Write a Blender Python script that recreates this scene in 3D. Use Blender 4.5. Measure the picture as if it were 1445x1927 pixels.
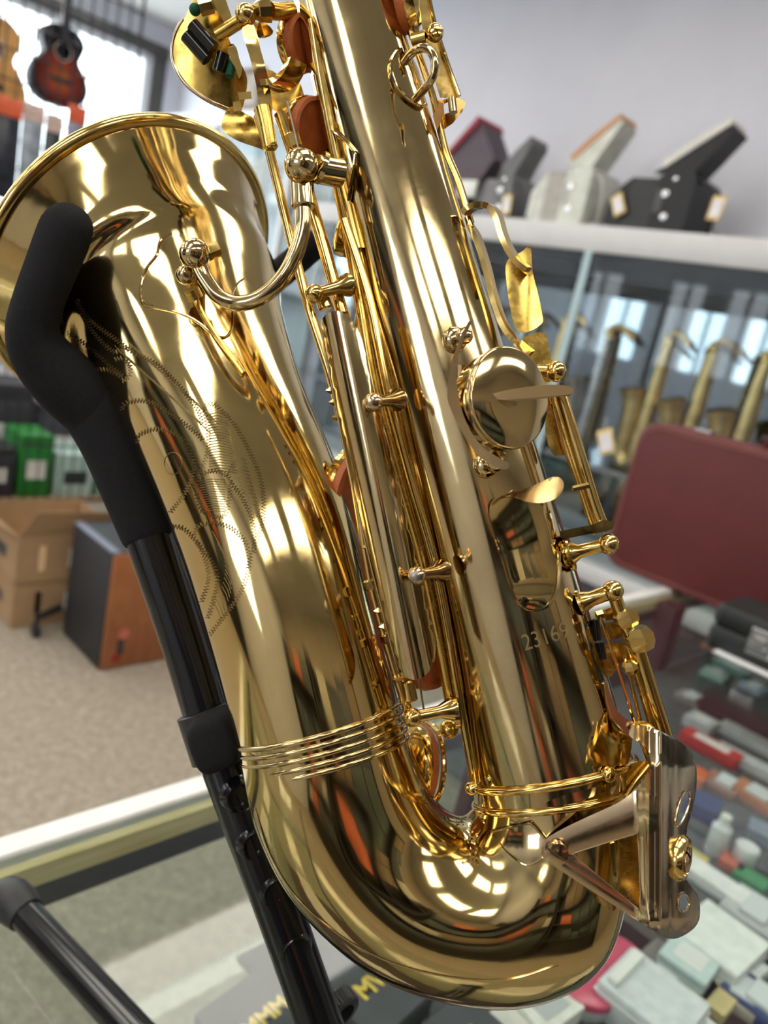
import bpy, math, random
from math import sin, cos, pi, radians, sqrt
from mathutils import Vector, Matrix
from mathutils.bvhtree import BVHTree
from mathutils.geometry import delaunay_2d_cdt

for o in list(bpy.data.objects):
    bpy.data.objects.remove(o, do_unlink=True)
scene = bpy.context.scene
COL = scene.collection
random.seed(7)

# ------------------------------------------------------------------ camera
FPX, CX, CY = 1447.0, 722.5, 963.5          # focal length and centre in 1445x1927 pixels
PITCH, ROLL, CAMZ = radians(14.2), radians(12.3), 1.40
CAM = Vector((0, 0, CAMZ))
FW = Vector((0, cos(PITCH), -sin(PITCH)))
UP0 = Vector((0, sin(PITCH), cos(PITCH)))
RT0 = Vector((1, 0, 0))
CR, SR = cos(ROLL), sin(ROLL)
IX = RT0 * CR + UP0 * SR                     # image right in world
IY = RT0 * SR - UP0 * CR                     # image down in world

cam_data = bpy.data.cameras.new('camera')
cam = bpy.data.objects.new('camera', cam_data)
COL.objects.link(cam)
cam.matrix_world = Matrix((
    (IX.x, -IY.x, -FW.x, CAM.x),
    (IX.y, -IY.y, -FW.y, CAM.y),
    (IX.z, -IY.z, -FW.z, CAM.z),
    (0, 0, 0, 1)))
cam_data.sensor_fit = 'VERTICAL'
cam_data.lens = 26.0
cam_data.sensor_height = 26.0 / FPX * 1927
cam_data.clip_start = 0.01
cam_data.clip_end = 200
cam_data.dof.use_dof = True
cam_data.dof.focus_distance = 0.290
cam_data.dof.aperture_fstop = 8.6
scene.camera = cam

# ------------------------------------------------------------------ world, exposure
world = bpy.data.worlds.new('daylight')
scene.world = world
world.use_nodes = True
bg = world.node_tree.nodes['Background']
bg.inputs['Color'].default_value = (0.88, 0.94, 1.0, 1)
bg.inputs['Strength'].default_value = 4.5
scene.view_settings.view_transform = 'Standard'
scene.view_settings.look = 'None'
scene.view_settings.gamma = 1
scene.view_settings.use_curve_mapping = False
scene.view_settings.exposure = 0.45

# ------------------------------------------------------------------ helpers
def ray(px, py):
    return IX * ((px - CX) / FPX) + IY * ((py - CY) / FPX) + FW
def P(px, py, d):
    return CAM + ray(px, py) * d
def W(r_px, d):                               # pixel length at depth d -> metres
    return r_px * d / FPX
RZ = math.atan2(.728, .686)
AV = Vector((-.728, .686, 0)).normalized()
BV = Vector((.686, .728, 0)).normalized()
def R(b, a, z):
    return BV * b + AV * a + Vector((0, 0, z))
def on_z(px, py, z):
    r = ray(px, py)
    return CAM + r * ((z - CAMZ) / r.z)
def on_b(px, py, b):
    r = ray(px, py); return CAM + r * (b / r.dot(BV))
def on_a(px, py, a):
    r = ray(px, py); return CAM + r * (a / r.dot(AV))

# ---- materials
MATS = {}
def nodes_of(name):
    m = bpy.data.materials.new(name); m.use_nodes = True
    nt = m.node_tree
    return m, nt, nt.nodes['Principled BSDF']
def coords(nt, scale, loc='Object'):
    tc = nt.nodes.new('ShaderNodeTexCoord'); mp = nt.nodes.new('ShaderNodeMapping')
    mp.inputs['Scale'].default_value = scale if hasattr(scale, '__len__') else (scale,) * 3
    nt.links.new(tc.outputs[loc], mp.inputs['Vector'])
    return mp.outputs['Vector']
def noise(nt, vec, scale, detail=4, rough=.55):
    n = nt.nodes.new('ShaderNodeTexNoise')
    n.inputs['Scale'].default_value = scale; n.inputs['Detail'].default_value = detail
    n.inputs['Roughness'].default_value = rough
    nt.links.new(vec, n.inputs['Vector'])
    return n.outputs['Fac']
def ramp(nt, fac, stops):
    r = nt.nodes.new('ShaderNodeValToRGB')
    els = r.color_ramp.elements
    while len(els) < len(stops): els.new(.5)
    for e, (p, c) in zip(els, stops):
        e.position = p; e.color = tuple(c) + (1,) if len(c) == 3 else c
    nt.links.new(fac, r.inputs['Fac'])
    return r.outputs['Color']
def bump(nt, b, h, strength, dist=.001):
    n = nt.nodes.new('ShaderNodeBump')
    n.inputs['Strength'].default_value = strength; n.inputs['Distance'].default_value = dist
    nt.links.new(h, n.inputs['Height']); nt.links.new(n.outputs['Normal'], b.inputs['Normal'])
def mat(name, col, rough=.5, metal=0, var=.12, scale=8, bmp=0, spec=.5, coat=0, emit=None):
    """procedural material: noise-varied colour and roughness"""
    if name in MATS: return MATS[name]
    m, nt, b = nodes_of(name)
    v = coords(nt, 1.0)
    f = noise(nt, v, scale)
    lo = [max(0, c * (1 - var)) for c in col]; hi = [min(1, c * (1 + var)) for c in col]
    nt.links.new(ramp(nt, f, [(.3, lo), (.7, hi)]), b.inputs['Base Color'])
    b.inputs['Roughness'].default_value = rough
    b.inputs['Metallic'].default_value = metal
    b.inputs['Specular IOR Level'].default_value = spec
    b.inputs['Coat Weight'].default_value = coat
    if bmp: bump(nt, b, noise(nt, v, scale * 12, 3), bmp)
    if emit:
        b.inputs['Emission Color'].default_value = tuple(emit[:3]) + (1,)
        b.inputs['Emission Strength'].default_value = emit[3]
    MATS[name] = m
    return m
def brass(name, col, tarn, rough, tamt=.5, scale=40):
    m, nt, b = nodes_of(name)
    v = coords(nt, 1.0)
    f1 = noise(nt, v, scale, 6, .65)
    c = ramp(nt, f1, [(.38, col), (.75, [col[i] * (1 - tamt) + tarn[i] * tamt for i in range(3)])])
    nt.links.new(c, b.inputs['Base Color'])
    b.inputs['Metallic'].default_value = 1
    f2 = noise(nt, v, scale * 2.2, 5, .7)
    rr = ramp(nt, f2, [(.35, (rough,) * 3), (.78, (rough * 2.6 + .03,) * 3)])
    nt.links.new(rr, b.inputs['Roughness'])
    bump(nt, b, noise(nt, v, scale * .9, 3), .035, .0006)
    MATS[name] = m
    return m
def glass(name, tint, refl=.9, rough=.02, ior=1.5):
    """pane: see-through with Fresnel reflection"""
    m = bpy.data.materials.new(name); m.use_nodes = True
    nt = m.node_tree; nt.nodes.clear()
    out = nt.nodes.new('ShaderNodeOutputMaterial')
    tr = nt.nodes.new('ShaderNodeBsdfTransparent'); gl = nt.nodes.new('ShaderNodeBsdfGlossy')
    mx = nt.nodes.new('ShaderNodeMixShader'); fr = nt.nodes.new('ShaderNodeFresnel')
    tr.inputs['Color'].default_value = tuple(tint) + (1,)
    gl.inputs['Roughness'].default_value = rough; gl.inputs['Color'].default_value = (refl,) * 3 + (1,)
    fr.inputs['IOR'].default_value = ior
    ge = nt.nodes.new('ShaderNodeNewGeometry'); mu = nt.nodes.new('ShaderNodeMath'); mu.operation = 'SUBTRACT'; mu.use_clamp = True
    nt.links.new(fr.outputs['Fac'], mu.inputs[0]); nt.links.new(ge.outputs['Backfacing'], mu.inputs[1])   # reflect at the outer face only
    nt.links.new(mu.outputs[0], mx.inputs['Fac'])
    nt.links.new(tr.outputs[0], mx.inputs[1]); nt.links.new(gl.outputs[0], mx.inputs[2])
    nt.links.new(mx.outputs[0], out.inputs['Surface'])
    MATS[name] = m
    return m

GOLD = brass('lacquered_brass', (.655, .515, .27), (.42, .29, .14), .055, .55, 26)
GOLDB = brass('bell_brass', (.68, .52, .235), (.48, .33, .13), .045, .45, 22)
KEY = brass('key_brass', (.76, .55, .20), (.62, .37, .08), .08, .55, 60)
KEYO = brass('old_key_brass', (.74, .50, .13), (.52, .31, .06), .14, .6, 90)
GUARD = brass('guard_brass', (.68, .52, .32), (.46, .32, .19), .09, .5, 45)
ENGR = brass('engraved_brass', (.24, .175, .075), (.15, .10, .04), .34, .5, 80)
STEEL = mat('screw_steel', (.32, .30, .28), .35, 1, .2, 200)
PAD = mat('pad_leather', (.50, .13, .035), .45, 0, .25, 120, .3)
CORK = mat('black_roller', (.006, .006, .007), .12, 0, .1, 50)
FELT = mat('green_felt', (.01, .10, .05), .95, 0, .3, 300, .5)
FOAM = mat('black_foam', (.011, .011, .013), .85, 0, .25, 600, .35, .25)
PLAST = mat('black_plastic', (.015, .016, .018), .42, 0, .2, 200, .1)
POST = mat('black_enamel', (.006, .0065, .008), .16, 0, .15, 60)

# ---- geometry collector
class Geo:
    def __init__(s): s.V = []; s.F = []
    def add(s, V, F):
        n = len(s.V); s.V += [Vector(v) for v in V]; s.F += [tuple(i + n for i in f) for f in F]
        return s
    def box(s, lo, hi, ch=0):
        x0, y0, z0 = lo; x1, y1, z1 = hi
        if ch <= 0:
            V = [(x0,y0,z0),(x1,y0,z0),(x1,y1,z0),(x0,y1,z0),(x0,y0,z1),(x1,y0,z1),(x1,y1,z1),(x0,y1,z1)]
            return s.add(V, [(3,2,1,0),(4,5,6,7),(0,1,5,4),(1,2,6,5),(2,3,7,6),(3,0,4,7)])
        c = ch
        def lp(e, z):
            return [(x0+e,y0,z),(x1-e,y0,z),(x1,y0+e,z),(x1,y1-e,z),(x1-e,y1,z),(x0+e,y1,z),(x0,y1-e,z),(x0,y0+e,z)]
        def lpi(z):
            return [(x0+c,y0+c*.4,z),(x1-c,y0+c*.4,z),(x1-c*.4,y0+c,z),(x1-c*.4,y1-c,z),(x1-c,y1-c*.4,z),(x0+c,y1-c*.4,z),(x0+c*.4,y1-c,z),(x0+c*.4,y0+c,z)]
        return s.loft([lpi(z0), lp(c, z0 + c*.6), lp(c, z1 - c*.6), lpi(z1)])
    def loft(s, rings, caps=True, closed=False):
        k = len(rings[0]); V = [v for r in rings for v in r]; F = []
        m = len(rings)
        for i in range(m - (0 if closed else 1)):
            j = (i + 1) % m
            for q in range(k):
                p = (q + 1) % k
                F.append((i*k+q, i*k+p, j*k+p, j*k+q))
        if caps and not closed:
            F.append(tuple(range(k-1, -1, -1))); F.append(tuple((m-1)*k + q for q in range(k)))
        return s.add(V, F)
    def tube(s, pts, r, seg=14, caps=True, closed=False, flat=1.0, ref=None):
        pts = [Vector(p) for p in pts]; n = len(pts)
        rs = r if hasattr(r, '__len__') else [r] * n
        T = []
        for i in range(n):
            a = pts[(i-1) % n] if (closed or i > 0) else pts[i]
            b = pts[(i+1) % n] if (closed or i < n-1) else pts[i]
            T.append((b - a).normalized())
        u = Vector(ref) if ref is not None else (Vector((0,0,1)) if abs(T[0].z) < .9 else Vector((1,0,0)))
        u = (u - T[0] * u.dot(T[0])).normalized()
        rings = []
        for i in range(n):
            if ref is not None:
                u = Vector(ref)
            u = (u - T[i] * u.dot(T[i])).normalized(); w = T[i].cross(u)
            rings.append([pts[i] + (u * (flat * cos(2*pi*k/seg)) + w * sin(2*pi*k/seg)) * rs[i] for k in range(seg)])
        return s.loft(rings, caps, closed)
    def lathe(s, c, axis, prof, seg=24):
        c = Vector(c); ax = Vector(axis).normalized()
        u = Vector((0,0,1)) if abs(ax.z) < .9 else Vector((1,0,0))
        u = (u - ax * u.dot(ax)).normalized(); w = ax.cross(u)
        rings = [[c + ax * h + (u * cos(2*pi*k/seg) + w * sin(2*pi*k/seg)) * max(r, 1e-5) for k in range(seg)] for r, h in prof]
        return s.loft(rings)
    def ball(s, c, r, axis=(0,0,1), seg=20, sc=1.0):
        return s.lathe(c, axis, [(r * sin(pi*i/12), -r * sc * cos(pi*i/12)) for i in range(13)], seg)
    def ring(s, c, axis, R0, r, seg=40, tseg=10):
        c = Vector(c); ax = Vector(axis).normalized()
        u = Vector((0,0,1)) if abs(ax.z) < .9 else Vector((1,0,0))
        u = (u - ax * u.dot(ax)).normalized(); w = ax.cross(u)
        rings = []
        for k in range(seg):
            d = u * cos(2*pi*k/seg) + w * sin(2*pi*k/seg)
            rings.append([c + d * (R0 + r * cos(2*pi*j/tseg)) + ax * r * sin(2*pi*j/tseg) for j in range(tseg)])
        return s.loft(rings, closed=True)
    def obj(s, name, m, parent=None, smooth=True, angle=38, org=None):
        me = bpy.data.meshes.new(name)
        o0 = org if org is not None else (ORG.get(parent.name, Vector()) if parent else Vector())
        me.from_pydata([v - o0 for v in s.V], [], s.F)
        me.validate(); me.update()
        import bmesh
        bm = bmesh.new(); bm.from_mesh(me)
        bmesh.ops.recalc_face_normals(bm, faces=bm.faces); bm.to_mesh(me); bm.free()
        if smooth:
            for p in me.polygons: p.use_smooth = True
            me.set_sharp_from_angle(angle=radians(angle))
        me.materials.append(m)
        o = bpy.data.objects.new(name, me); COL.objects.link(o)
        if parent:
            o.parent = parent; ORG[o.name] = o0
        return o
ORG = {}       # world origin that a thing's vertices are measured from

def tag(o, label, cat, group=None, kind=None):
    if label: o['label'] = label
    if cat: o['category'] = cat
    if group: o['group'] = group
    if kind: o['kind'] = kind
    return o
def thing(name, label, cat, loc, rotz=0, group=None, world_verts=False):
    o = bpy.data.objects.new(name, None); COL.objects.link(o)
    o.empty_display_size = .02
    o.location = loc; o.rotation_euler = (0, 0, rotz)
    if world_verts: ORG[o.name] = Vector(loc)
    return tag(o, label, cat, group)
def struct(name, g, m, parent=None, label=None, smooth=False):
    o = g.obj(name, m, parent, smooth)
    if parent is None:
        o['kind'] = 'structure'
        if label: o['label'] = label
    return o
def copy_tree(src, parent=None):
    c = src.copy(); COL.objects.link(c); c.parent = parent
    for ch in src.children: copy_tree(ch, c)
    return c
def spline(pts, n=8, closed=False):
    """Catmull-Rom through points of any dimension"""
    pts = [Vector(p) for p in pts]; m = len(pts); out = []
    for i in range(m if closed else m - 1):
        p1, p2 = pts[i], pts[(i+1) % m]
        p0 = pts[(i-1) % m] if (closed or i > 0) else p1 * 2 - p2
        p3 = pts[(i+2) % m] if (closed or i < m - 2) else p2 * 2 - p1
        for k in range(n):
            t = k / n
            out.append(.5 * ((2*p1) + (p2-p0)*t + (2*p0-5*p1+4*p2-p3)*t*t + (3*p1-p0-3*p2+p3)*t**3))
    if not closed: out.append(pts[-1])
    return out
def inside(p, poly):
    x, y = p[0], p[1]; r = False; n = len(poly)
    for i in range(n):
        x1, y1 = poly[i][0], poly[i][1]; x2, y2 = poly[i-1][0], poly[i-1][1]
        if (y1 > y) != (y2 > y) and x < (x2-x1)*(y-y1)/(y2-y1) + x1: r = not r
    return r
def flat_fill(outline, holes=(), step=None):
    """triangulate an outline with holes -> 2D verts, tris"""
    vs = []; es = []
    for loop in [outline] + list(holes):
        n = len(vs); vs += [Vector((p[0], p[1])) for p in loop]
        es += [(n + i, n + (i+1) % len(loop)) for i in range(len(loop))]
    if step:
        x0 = min(p[0] for p in outline); x1 = max(p[0] for p in outline)
        y0 = min(p[1] for p in outline); y1 = max(p[1] for p in outline)
        y = y0 + step/2
        while y < y1:
            x = x0 + step/2
            while x < x1:
                if inside((x, y), outline) and not any(inside((x, y), h) for h in holes):
                    if all((Vector((x, y)) - v).length > step*.45 for v in vs[:len(outline) + sum(len(h) for h in holes)]):
                        vs.append(Vector((x, y)))
                x += step
            y += step
    r = delaunay_2d_cdt(vs, es, [], 0, 1e-6)
    V, F = r[0], r[2]
    T = []
    for f in F:
        c = sum((V[i] for i in f), Vector((0, 0))) / len(f)
        if inside(c, outline) and not any(inside(c, h) for h in holes): T.append(tuple(f))
    return V, T
def plate_geo(outline, dfun, thick, holes=(), step=14, smooth_n=4):
    """sheet whose outline is given in view angles and whose distance is dfun(x, y); thickness runs away from the viewer"""
    if smooth_n:
        outline = spline([(p[0], p[1], 0) for p in outline], smooth_n, True)
        holes = [spline([(p[0], p[1], 0) for p in h], smooth_n, True) if len(h) > 4 else h for h in holes]
    V2, T = flat_fill(outline, holes, step)
    g = Geo(); n = len(V2)
    top = []; bot = []
    for v in V2:
        d = dfun(v[0], v[1]); top.append(P(v[0], v[1], d)); bot.append(P(v[0], v[1], d + thick))
    cnt = {}
    for t in T:
        for a, b in ((t[0],t[1]),(t[1],t[2]),(t[2],t[0])):
            cnt[(a, b)] = cnt.get((a, b), 0) + 1
    F = [t for t in T] + [tuple(i + n for i in reversed(t)) for t in T]
    for (a, b) in cnt:
        if (b, a) not in cnt: F.append((b, a, a + n, b + n))
    return g.add(top + bot, F)
def text_polys(txt, size, bold=0):
    cu = bpy.data.curves.new('lettering', 'FONT'); cu.body = txt; cu.size = size
    cu.align_x = 'CENTER'; cu.align_y = 'CENTER'; cu.offset = bold
    ob = bpy.data.objects.new('lettering', cu); COL.objects.link(ob)
    dg = bpy.context.evaluated_depsgraph_get(); dg.update()
    me = bpy.data.meshes.new_from_object(ob.evaluated_get(dg))
    V = [v.co.copy() for v in me.vertices]; F = [tuple(p.vertices) for p in me.polygons]
    bpy.data.objects.remove(ob); bpy.data.curves.remove(cu); bpy.data.meshes.remove(me)
    return V, F
# ================================================================== the shop room
B0, B1, A0, A1, ZC = -4.0, 3.55, -2.6, 6.8, 3.3
WALL = mat('wall_paint', (.70, .705, .78), .75, 0, .03, 3, .05)
CEIL = mat('ceiling_paint', (.60, .59, .56), .8, 0, .03, 3)
def carpet():
    m, nt, b = nodes_of('carpet')
    v = coords(nt, 1.0)
    f = noise(nt, v, 38, 6, .75); f2 = noise(nt, v, 160, 3, .7)
    mx = nt.nodes.new('ShaderNodeMath'); mx.operation = 'ADD'
    nt.links.new(f, mx.inputs[0]); nt.links.new(f2, mx.inputs[1])
    h = nt.nodes.new('ShaderNodeMath'); h.operation = 'MULTIPLY'; h.inputs[1].default_value = .5
    nt.links.new(mx.outputs[0], h.inputs[0])
    nt.links.new(ramp(nt, h.outputs[0], [(.36, (.20, .165, .12)), (.5, (.33, .28, .22)), (.63, (.50, .44, .36))]), b.inputs['Base Color'])
    b.inputs['Roughness'].default_value = .95
    bump(nt, b, f2, .4, .004)
    return m
def rbox(g, b0, b1, a0, a1, z0, z1):
    V = [R(b, a, z) for z in (z0, z1) for b, a in ((b0,a0),(b1,a0),(b1,a1),(b0,a1))]
    return g.add(V, [(3,2,1,0),(4,5,6,7),(0,1,5,4),(1,2,6,5),(2,3,7,6),(3,0,4,7)])
struct('floor', rbox(Geo(), B0-.1, B1+.1, A0-.1, A1+.1, -.1, 0), carpet(), None, 'speckled beige carpet floor of the shop')
struct('ceiling', rbox(Geo(), B0-.1, B1+.1, A0-.1, A1+.1, ZC, ZC+.1), CEIL, None, 'pale shop ceiling with light panels')
struct('wall_right', rbox(Geo(), B1, B1+.1, A0-.1, A1+.1, 0, ZC), WALL, None, 'pale lavender white wall behind the glass cabinet')
struct('wall_back', rbox(Geo(), B0-.1, B1+.1, A0-.1, A0, 0, ZC), mat('wall_tan', (.30, .25, .19), .8, 0, .05, 3), None, 'tan wall at the back of the shop')
# window wall (far) with one wide opening, street wall with two openings
g = Geo(); wb0, wb1, wz0, wz1 = -1.2, 3.27, 1.35, 3.04
rbox(g, B0-.1, wb0, A1, A1+.12, 0, ZC); rbox(g, wb1, B1+.1, A1, A1+.12, 0, ZC)
rbox(g, wb0, wb1, A1, A1+.12, 0, wz0); rbox(g, wb0, wb1, A1, A1+.12, wz1, ZC)
struct('wall_far', g, WALL, None, 'white wall holding the wide bright window')
g = Geo(); OPEN = [(-.6, .6), (3.90, 4.50), (4.75, 5.32), (6.0, 6.7)]; sz0, sz1 = 1.45, 2.66
last = A0 - .1
for (a, b) in OPEN:
    rbox(g, B0-.12, B0, last, a, 0, ZC); rbox(g, B0-.12, B0, a, b, 0, sz0); rbox(g, B0-.12, B0, a, b, sz1, ZC); last = b
rbox(g, B0-.12, B0, last, A1+.1, 0, ZC)
struct('wall_left', g, WALL, None, 'white street wall with four narrow shop windows')
FRAME = mat('window_frame_dark', (.06, .055, .05), .5, 0, .15, 10)
FRAMEW = mat('window_frame_white', (.72, .74, .76), .5, 0, .05, 10)
PANE = glass('window_glass', (.97, .99, .99))
def window(n, axis, lo, hi, z0, z1, pos, mull, fm):
    g = Geo(); t = .045
    def bar(p0, p1, q0, q1):
        if axis == 'A': rbox(g, p0, p1, pos, pos + .08, q0, q1)
        else: rbox(g, pos - .08, pos, p0, p1, q0, q1)
    bar(lo, lo+t, z0, z1); bar(hi-t, hi, z0, z1); bar(lo, hi, z0, z0+t); bar(lo, hi, z1-t, z1)
    for k in range(1, mull): bar(lo + (hi-lo)*k/mull - t/2, lo + (hi-lo)*k/mull + t/2, z0, z1)
    w = struct('window_%d' % n, g, fm, None, 'bright shop window with slim frame bars')
    for k in range(mull):
        p0 = lo + (hi-lo)*k/mull; p1 = lo + (hi-lo)*(k+1)/mull; q = Geo()
        if axis == 'A': rbox(q, p0+.01, p1-.01, pos+.035, pos+.041, z0+.01, z1-.01)
        else: rbox(q, pos-.041, pos-.035, p0+.01, p1-.01, z0+.01, z1-.01)
        q.obj('pane', PANE, w, False)
window(1, 'A', wb0, wb1, wz0, wz1, A1 + .02, 3, FRAMEW)
for k, (a, b) in enumerate(OPEN): window(k + 2, 'B', a, b, sz0, sz1, B0 - .02, 2, FRAMEW)
struct('trim_1', rbox(Geo(), 3.285, 3.40, A1-.03, A1, .1, 3.10), FRAME, None, 'dark window jamb beside the bright window')
struct('trim_2', rbox(Geo(), -1.3, 3.40, A1-.05, A1, 3.04, 3.13), FRAME, None, 'dark head rail over the bright window')
struct('baseboard_right', rbox(Geo(), B1-.015, B1, A0, A1, 0, .1), FRAME, None, 'dark skirting board under the lavender wall')

# ceiling light panels
LENS = mat('light_diffuser', (.95, .95, .95), .6, 0, .01, 4, emit=(1.0, .955, .86, 5.0))
LFR = mat('light_frame', (.75, .75, .75), .5, 0, .03, 6)
first = None
for a in (-1.5, .25, 2.0, 3.75, 5.5):
    for b in (-2.9, -1.3, .3, 1.9):
        if first is None:
            first = thing('ceiling_light_offscreen', 'rectangular fluorescent light panel set in the ceiling', 'ceiling light', R(b, a, ZC), RZ, 'light panels in the ceiling')
            Geo().box((-.62, -.32, -.03), (-.58, .32, 0)).box((.58, -.32, -.03), (.62, .32, 0)).box((-.58, -.32, -.03), (.58, -.28, 0)).box((-.58, .28, -.03), (.58, .32, 0)).obj('frame', LFR, first, False)
            Geo().box((-.58, -.28, -.012), (.58, .28, -.002)).obj('diffuser_offscreen', LENS, first, False)
        else:
            c = copy_tree(first); c.location = R(b, a, ZC)
# ================================================================== the saxophone
DB = .300
SAXO = P(960, 1868, DB)
sax = thing('saxophone', 'worn gold lacquered saxophone with engraved bell leaning in a black stand', 'saxophone', SAXO, world_verts=True)
def Q(t): return P(t[0], t[1], t[2])
def tubeo(name, pts, rpx, m=KEY, parent=None, seg=16, n=8, **k):
    """round rod through (x, y, distance) points; radius in view units at that distance"""
    pp = spline(pts, n) if len(pts) > 2 else [Vector(p) for p in pts]
    rr = [W(rpx, p[2]) for p in pp]
    return Geo().tube([Q(p) for p in pp], rr, seg, **k).obj(name, m, parent or sax)

# ---- main tubes
body_c = [(563,-300,DB,80.5), (645,0,DB,92), (793,545,DB,113), (941,1072,DB,134), (1040,1455,DB,149)]
pts = spline(body_c, 10)
bodyg = Geo().tube([P(p[0],p[1],p[2]) for p in [Vector(q) for q in pts]], [W(p[3], p[2]) for p in pts], 96)
body = bodyg.obj('body_tube', GOLD, sax)
Geo().lathe(P(563,-300,DB), P(563,-300,DB)-P(645,0,DB), [(W(84,DB),-.004),(W(90,DB),-.002),(W(90,DB),.010),(W(84,DB),.012),(W(60,DB),.013)], 40).obj('neck_socket', KEY, sax)

bow_sec = [((893,1480),(1187,1430)), ((897,1512),(1180,1600)), ((893,1533),(1118,1792)), ((872,1548),(960,1868)), ((838,1532),(745,1833)),
           ((806,1488),(580,1714)), ((776,1410),(492,1570)), ((750,1325),(451,1408))]
ins = spline([(a[0],a[1],0) for a, b in bow_sec], 8); outs = spline([(b[0],b[1],0) for a, b in bow_sec], 8)
rings = []
for i_, o_ in zip(ins, outs):
    pi_, po = P(i_[0],i_[1],DB), P(o_[0],o_[1],DB)
    c = (pi_+po)/2; e1 = (po-pi_)/2; v = (c-CAM).normalized()
    e2 = (v - e1.normalized()*v.dot(e1.normalized())).normalized()*e1.length
    rings.append([c + e1*cos(2*pi*k/96) + e2*sin(2*pi*k/96) for k in range(96)])
bowg = Geo().loft(rings)
bow = bowg.obj('bow', GOLDB, sax)

# bell: centre line and radius, flaring to the rim
NB = (IX*-.655 - IY*.647 + FW*.39).normalized()
RC = P(262, 516, .374)
def bell_point(px, py, d, r): return P(px, py, d), r
bl = [(P(601,1364,.300), .0321), (P(551,1172,.305), .0331), (P(492,967,.315), .0358), (P(410,772,.331), .0386),
      (P(354,634,.3515), .0456), (RC-NB*.034-IX*.0012, .0535), (RC-NB*.022-IX*.0004, .0592), (RC-NB*.012, .0650), (RC-NB*.005, .0700), (RC, .0738)]
def smooth_path(pts, n):
    """centripetal Catmull-Rom, steady where the points lie unevenly"""
    pts = [Vector(p) for p in pts]; pts = [pts[0]*2-pts[1]] + pts + [pts[-1]*2-pts[-2]]; out = []
    for i in range(1, len(pts)-2):
        p0, p1, p2, p3 = pts[i-1:i+3]
        t1 = sqrt((p1-p0).length); t2 = t1 + sqrt((p2-p1).length); t3 = t2 + sqrt((p3-p2).length)
        for k in range(n):
            t = t1 + (t2-t1)*k/n
            a1 = p0*((t1-t)/t1) + p1*(t/t1); a2 = p1*((t2-t)/(t2-t1)) + p2*((t-t1)/(t2-t1)); a3 = p2*((t3-t)/(t3-t2)) + p3*((t-t2)/(t3-t2))
            b1 = a1*((t2-t)/t2) + a2*(t/t2); b2 = a2*((t3-t)/(t3-t1)) + a3*((t-t1)/(t3-t1))
            out.append(b1*((t2-t)/(t2-t1)) + b2*((t-t1)/(t2-t1)))
    return out + [pts[-2]]
bp = smooth_path([(p.x,p.y,p.z,r) for p, r in bl], 9)
bpts = [Vector(p[:3]) for p in bp]; brad = [p[3] for p in bp]
def circles(pts, rad, seg=112, rim_n=None):
    out = []; n = len(pts); u = FW.copy()
    for i in range(n):
        t = (pts[min(i+1,n-1)] - pts[max(i-1,0)]).normalized()
        if rim_n is not None and i > n*0.62:
            f = min(1, (i-n*0.62)/(n*0.2)); t = (t*(1-f) + rim_n*f).normalized()
        u = (u - t*u.dot(t)).normalized(); w = t.cross(u)
        out.append([pts[i] + (u*cos(2*pi*k/seg) + w*sin(2*pi*k/seg))*rad[i] for k in range(seg)])
    return out
outer = circles(bpts, brad, rim_n=NB)
inner = circles([p + NB*.0006 for p in bpts], [r-.0012 for r in brad], rim_n=NB)
bellg = Geo().loft(outer + inner[:18:-1])
bell = bellg.obj('bell', GOLDB, sax)
Geo().ring(RC-NB*.0004, NB, .0732, .0030, 120, 14).obj('bell_rim', KEY, sax)

# ferrules
def hoop_frame(pa, pb, sag):
    """centre, axis and radius of a hoop whose near side dips by sag below the chord pa-pb"""
    a, b = P(pa[0], pa[1], DB), P(pb[0], pb[1], DB)
    c = (a+b)/2; e = b-a; v = (c-CAM).normalized(); en = e.normalized()
    dn = (IY - en*IY.dot(en)); dn = (dn - v*dn.dot(v)).normalized()
    th = math.asin(sag/(sqrt((pb[0]-pa[0])**2+(pb[1]-pa[1])**2)/2))
    return c, e.cross(-v*cos(th) + dn*sin(th)).normalized(), e.length/2
def band(name, hoops, rp, m, sag, grow=1.0):
    for (pa, pb) in hoops:
        c, ax, r = hoop_frame(pa, pb, sag)
        Geo().ring(c, ax, r*grow, W(rp, DB), 112, 10).obj(name, m, sax)
def sleeve(name, pa, pb, qa, qb, sag, grow, m):
    c0, ax, r0 = hoop_frame(pa, pb, sag); c1, ax1, r1 = hoop_frame(qa, qb, sag)
    rings = []
    for c, r in ((c0, r0*.98), (c0, r0*grow), (c1, r1*grow), (c1, r1*.98)):
        u = (c0-c0 + IX - ax*IX.dot(ax)).normalized(); w = ax.cross(u)
        rings.append([c + (u*cos(2*pi*k/96) + w*sin(2*pi*k/96))*r for k in range(96)])
    Geo().loft(rings, False).obj(name, m, sax)
band('bell_hoop', [((451,1398),(750,1322)), ((456,1414),(754,1338)), ((461,1430),(758,1355)), ((466,1446),(763,1371)), ((470,1460),(767,1386))], 4.8, GOLD, 22, 1.010)
sleeve('bell_ferrule', (451,1398), (750,1322), (470,1460), (767,1386), 22, 1.010, GOLD)
band('body_hoop', [((890,1480),(1188,1424)), ((896,1518),(1188,1474))], 7, KEY, 24, 1.012)
sleeve('body_ferrule', (890,1480), (1188,1424), (896,1518), (1188,1474), 24, 1.008, GOLD)

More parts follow.
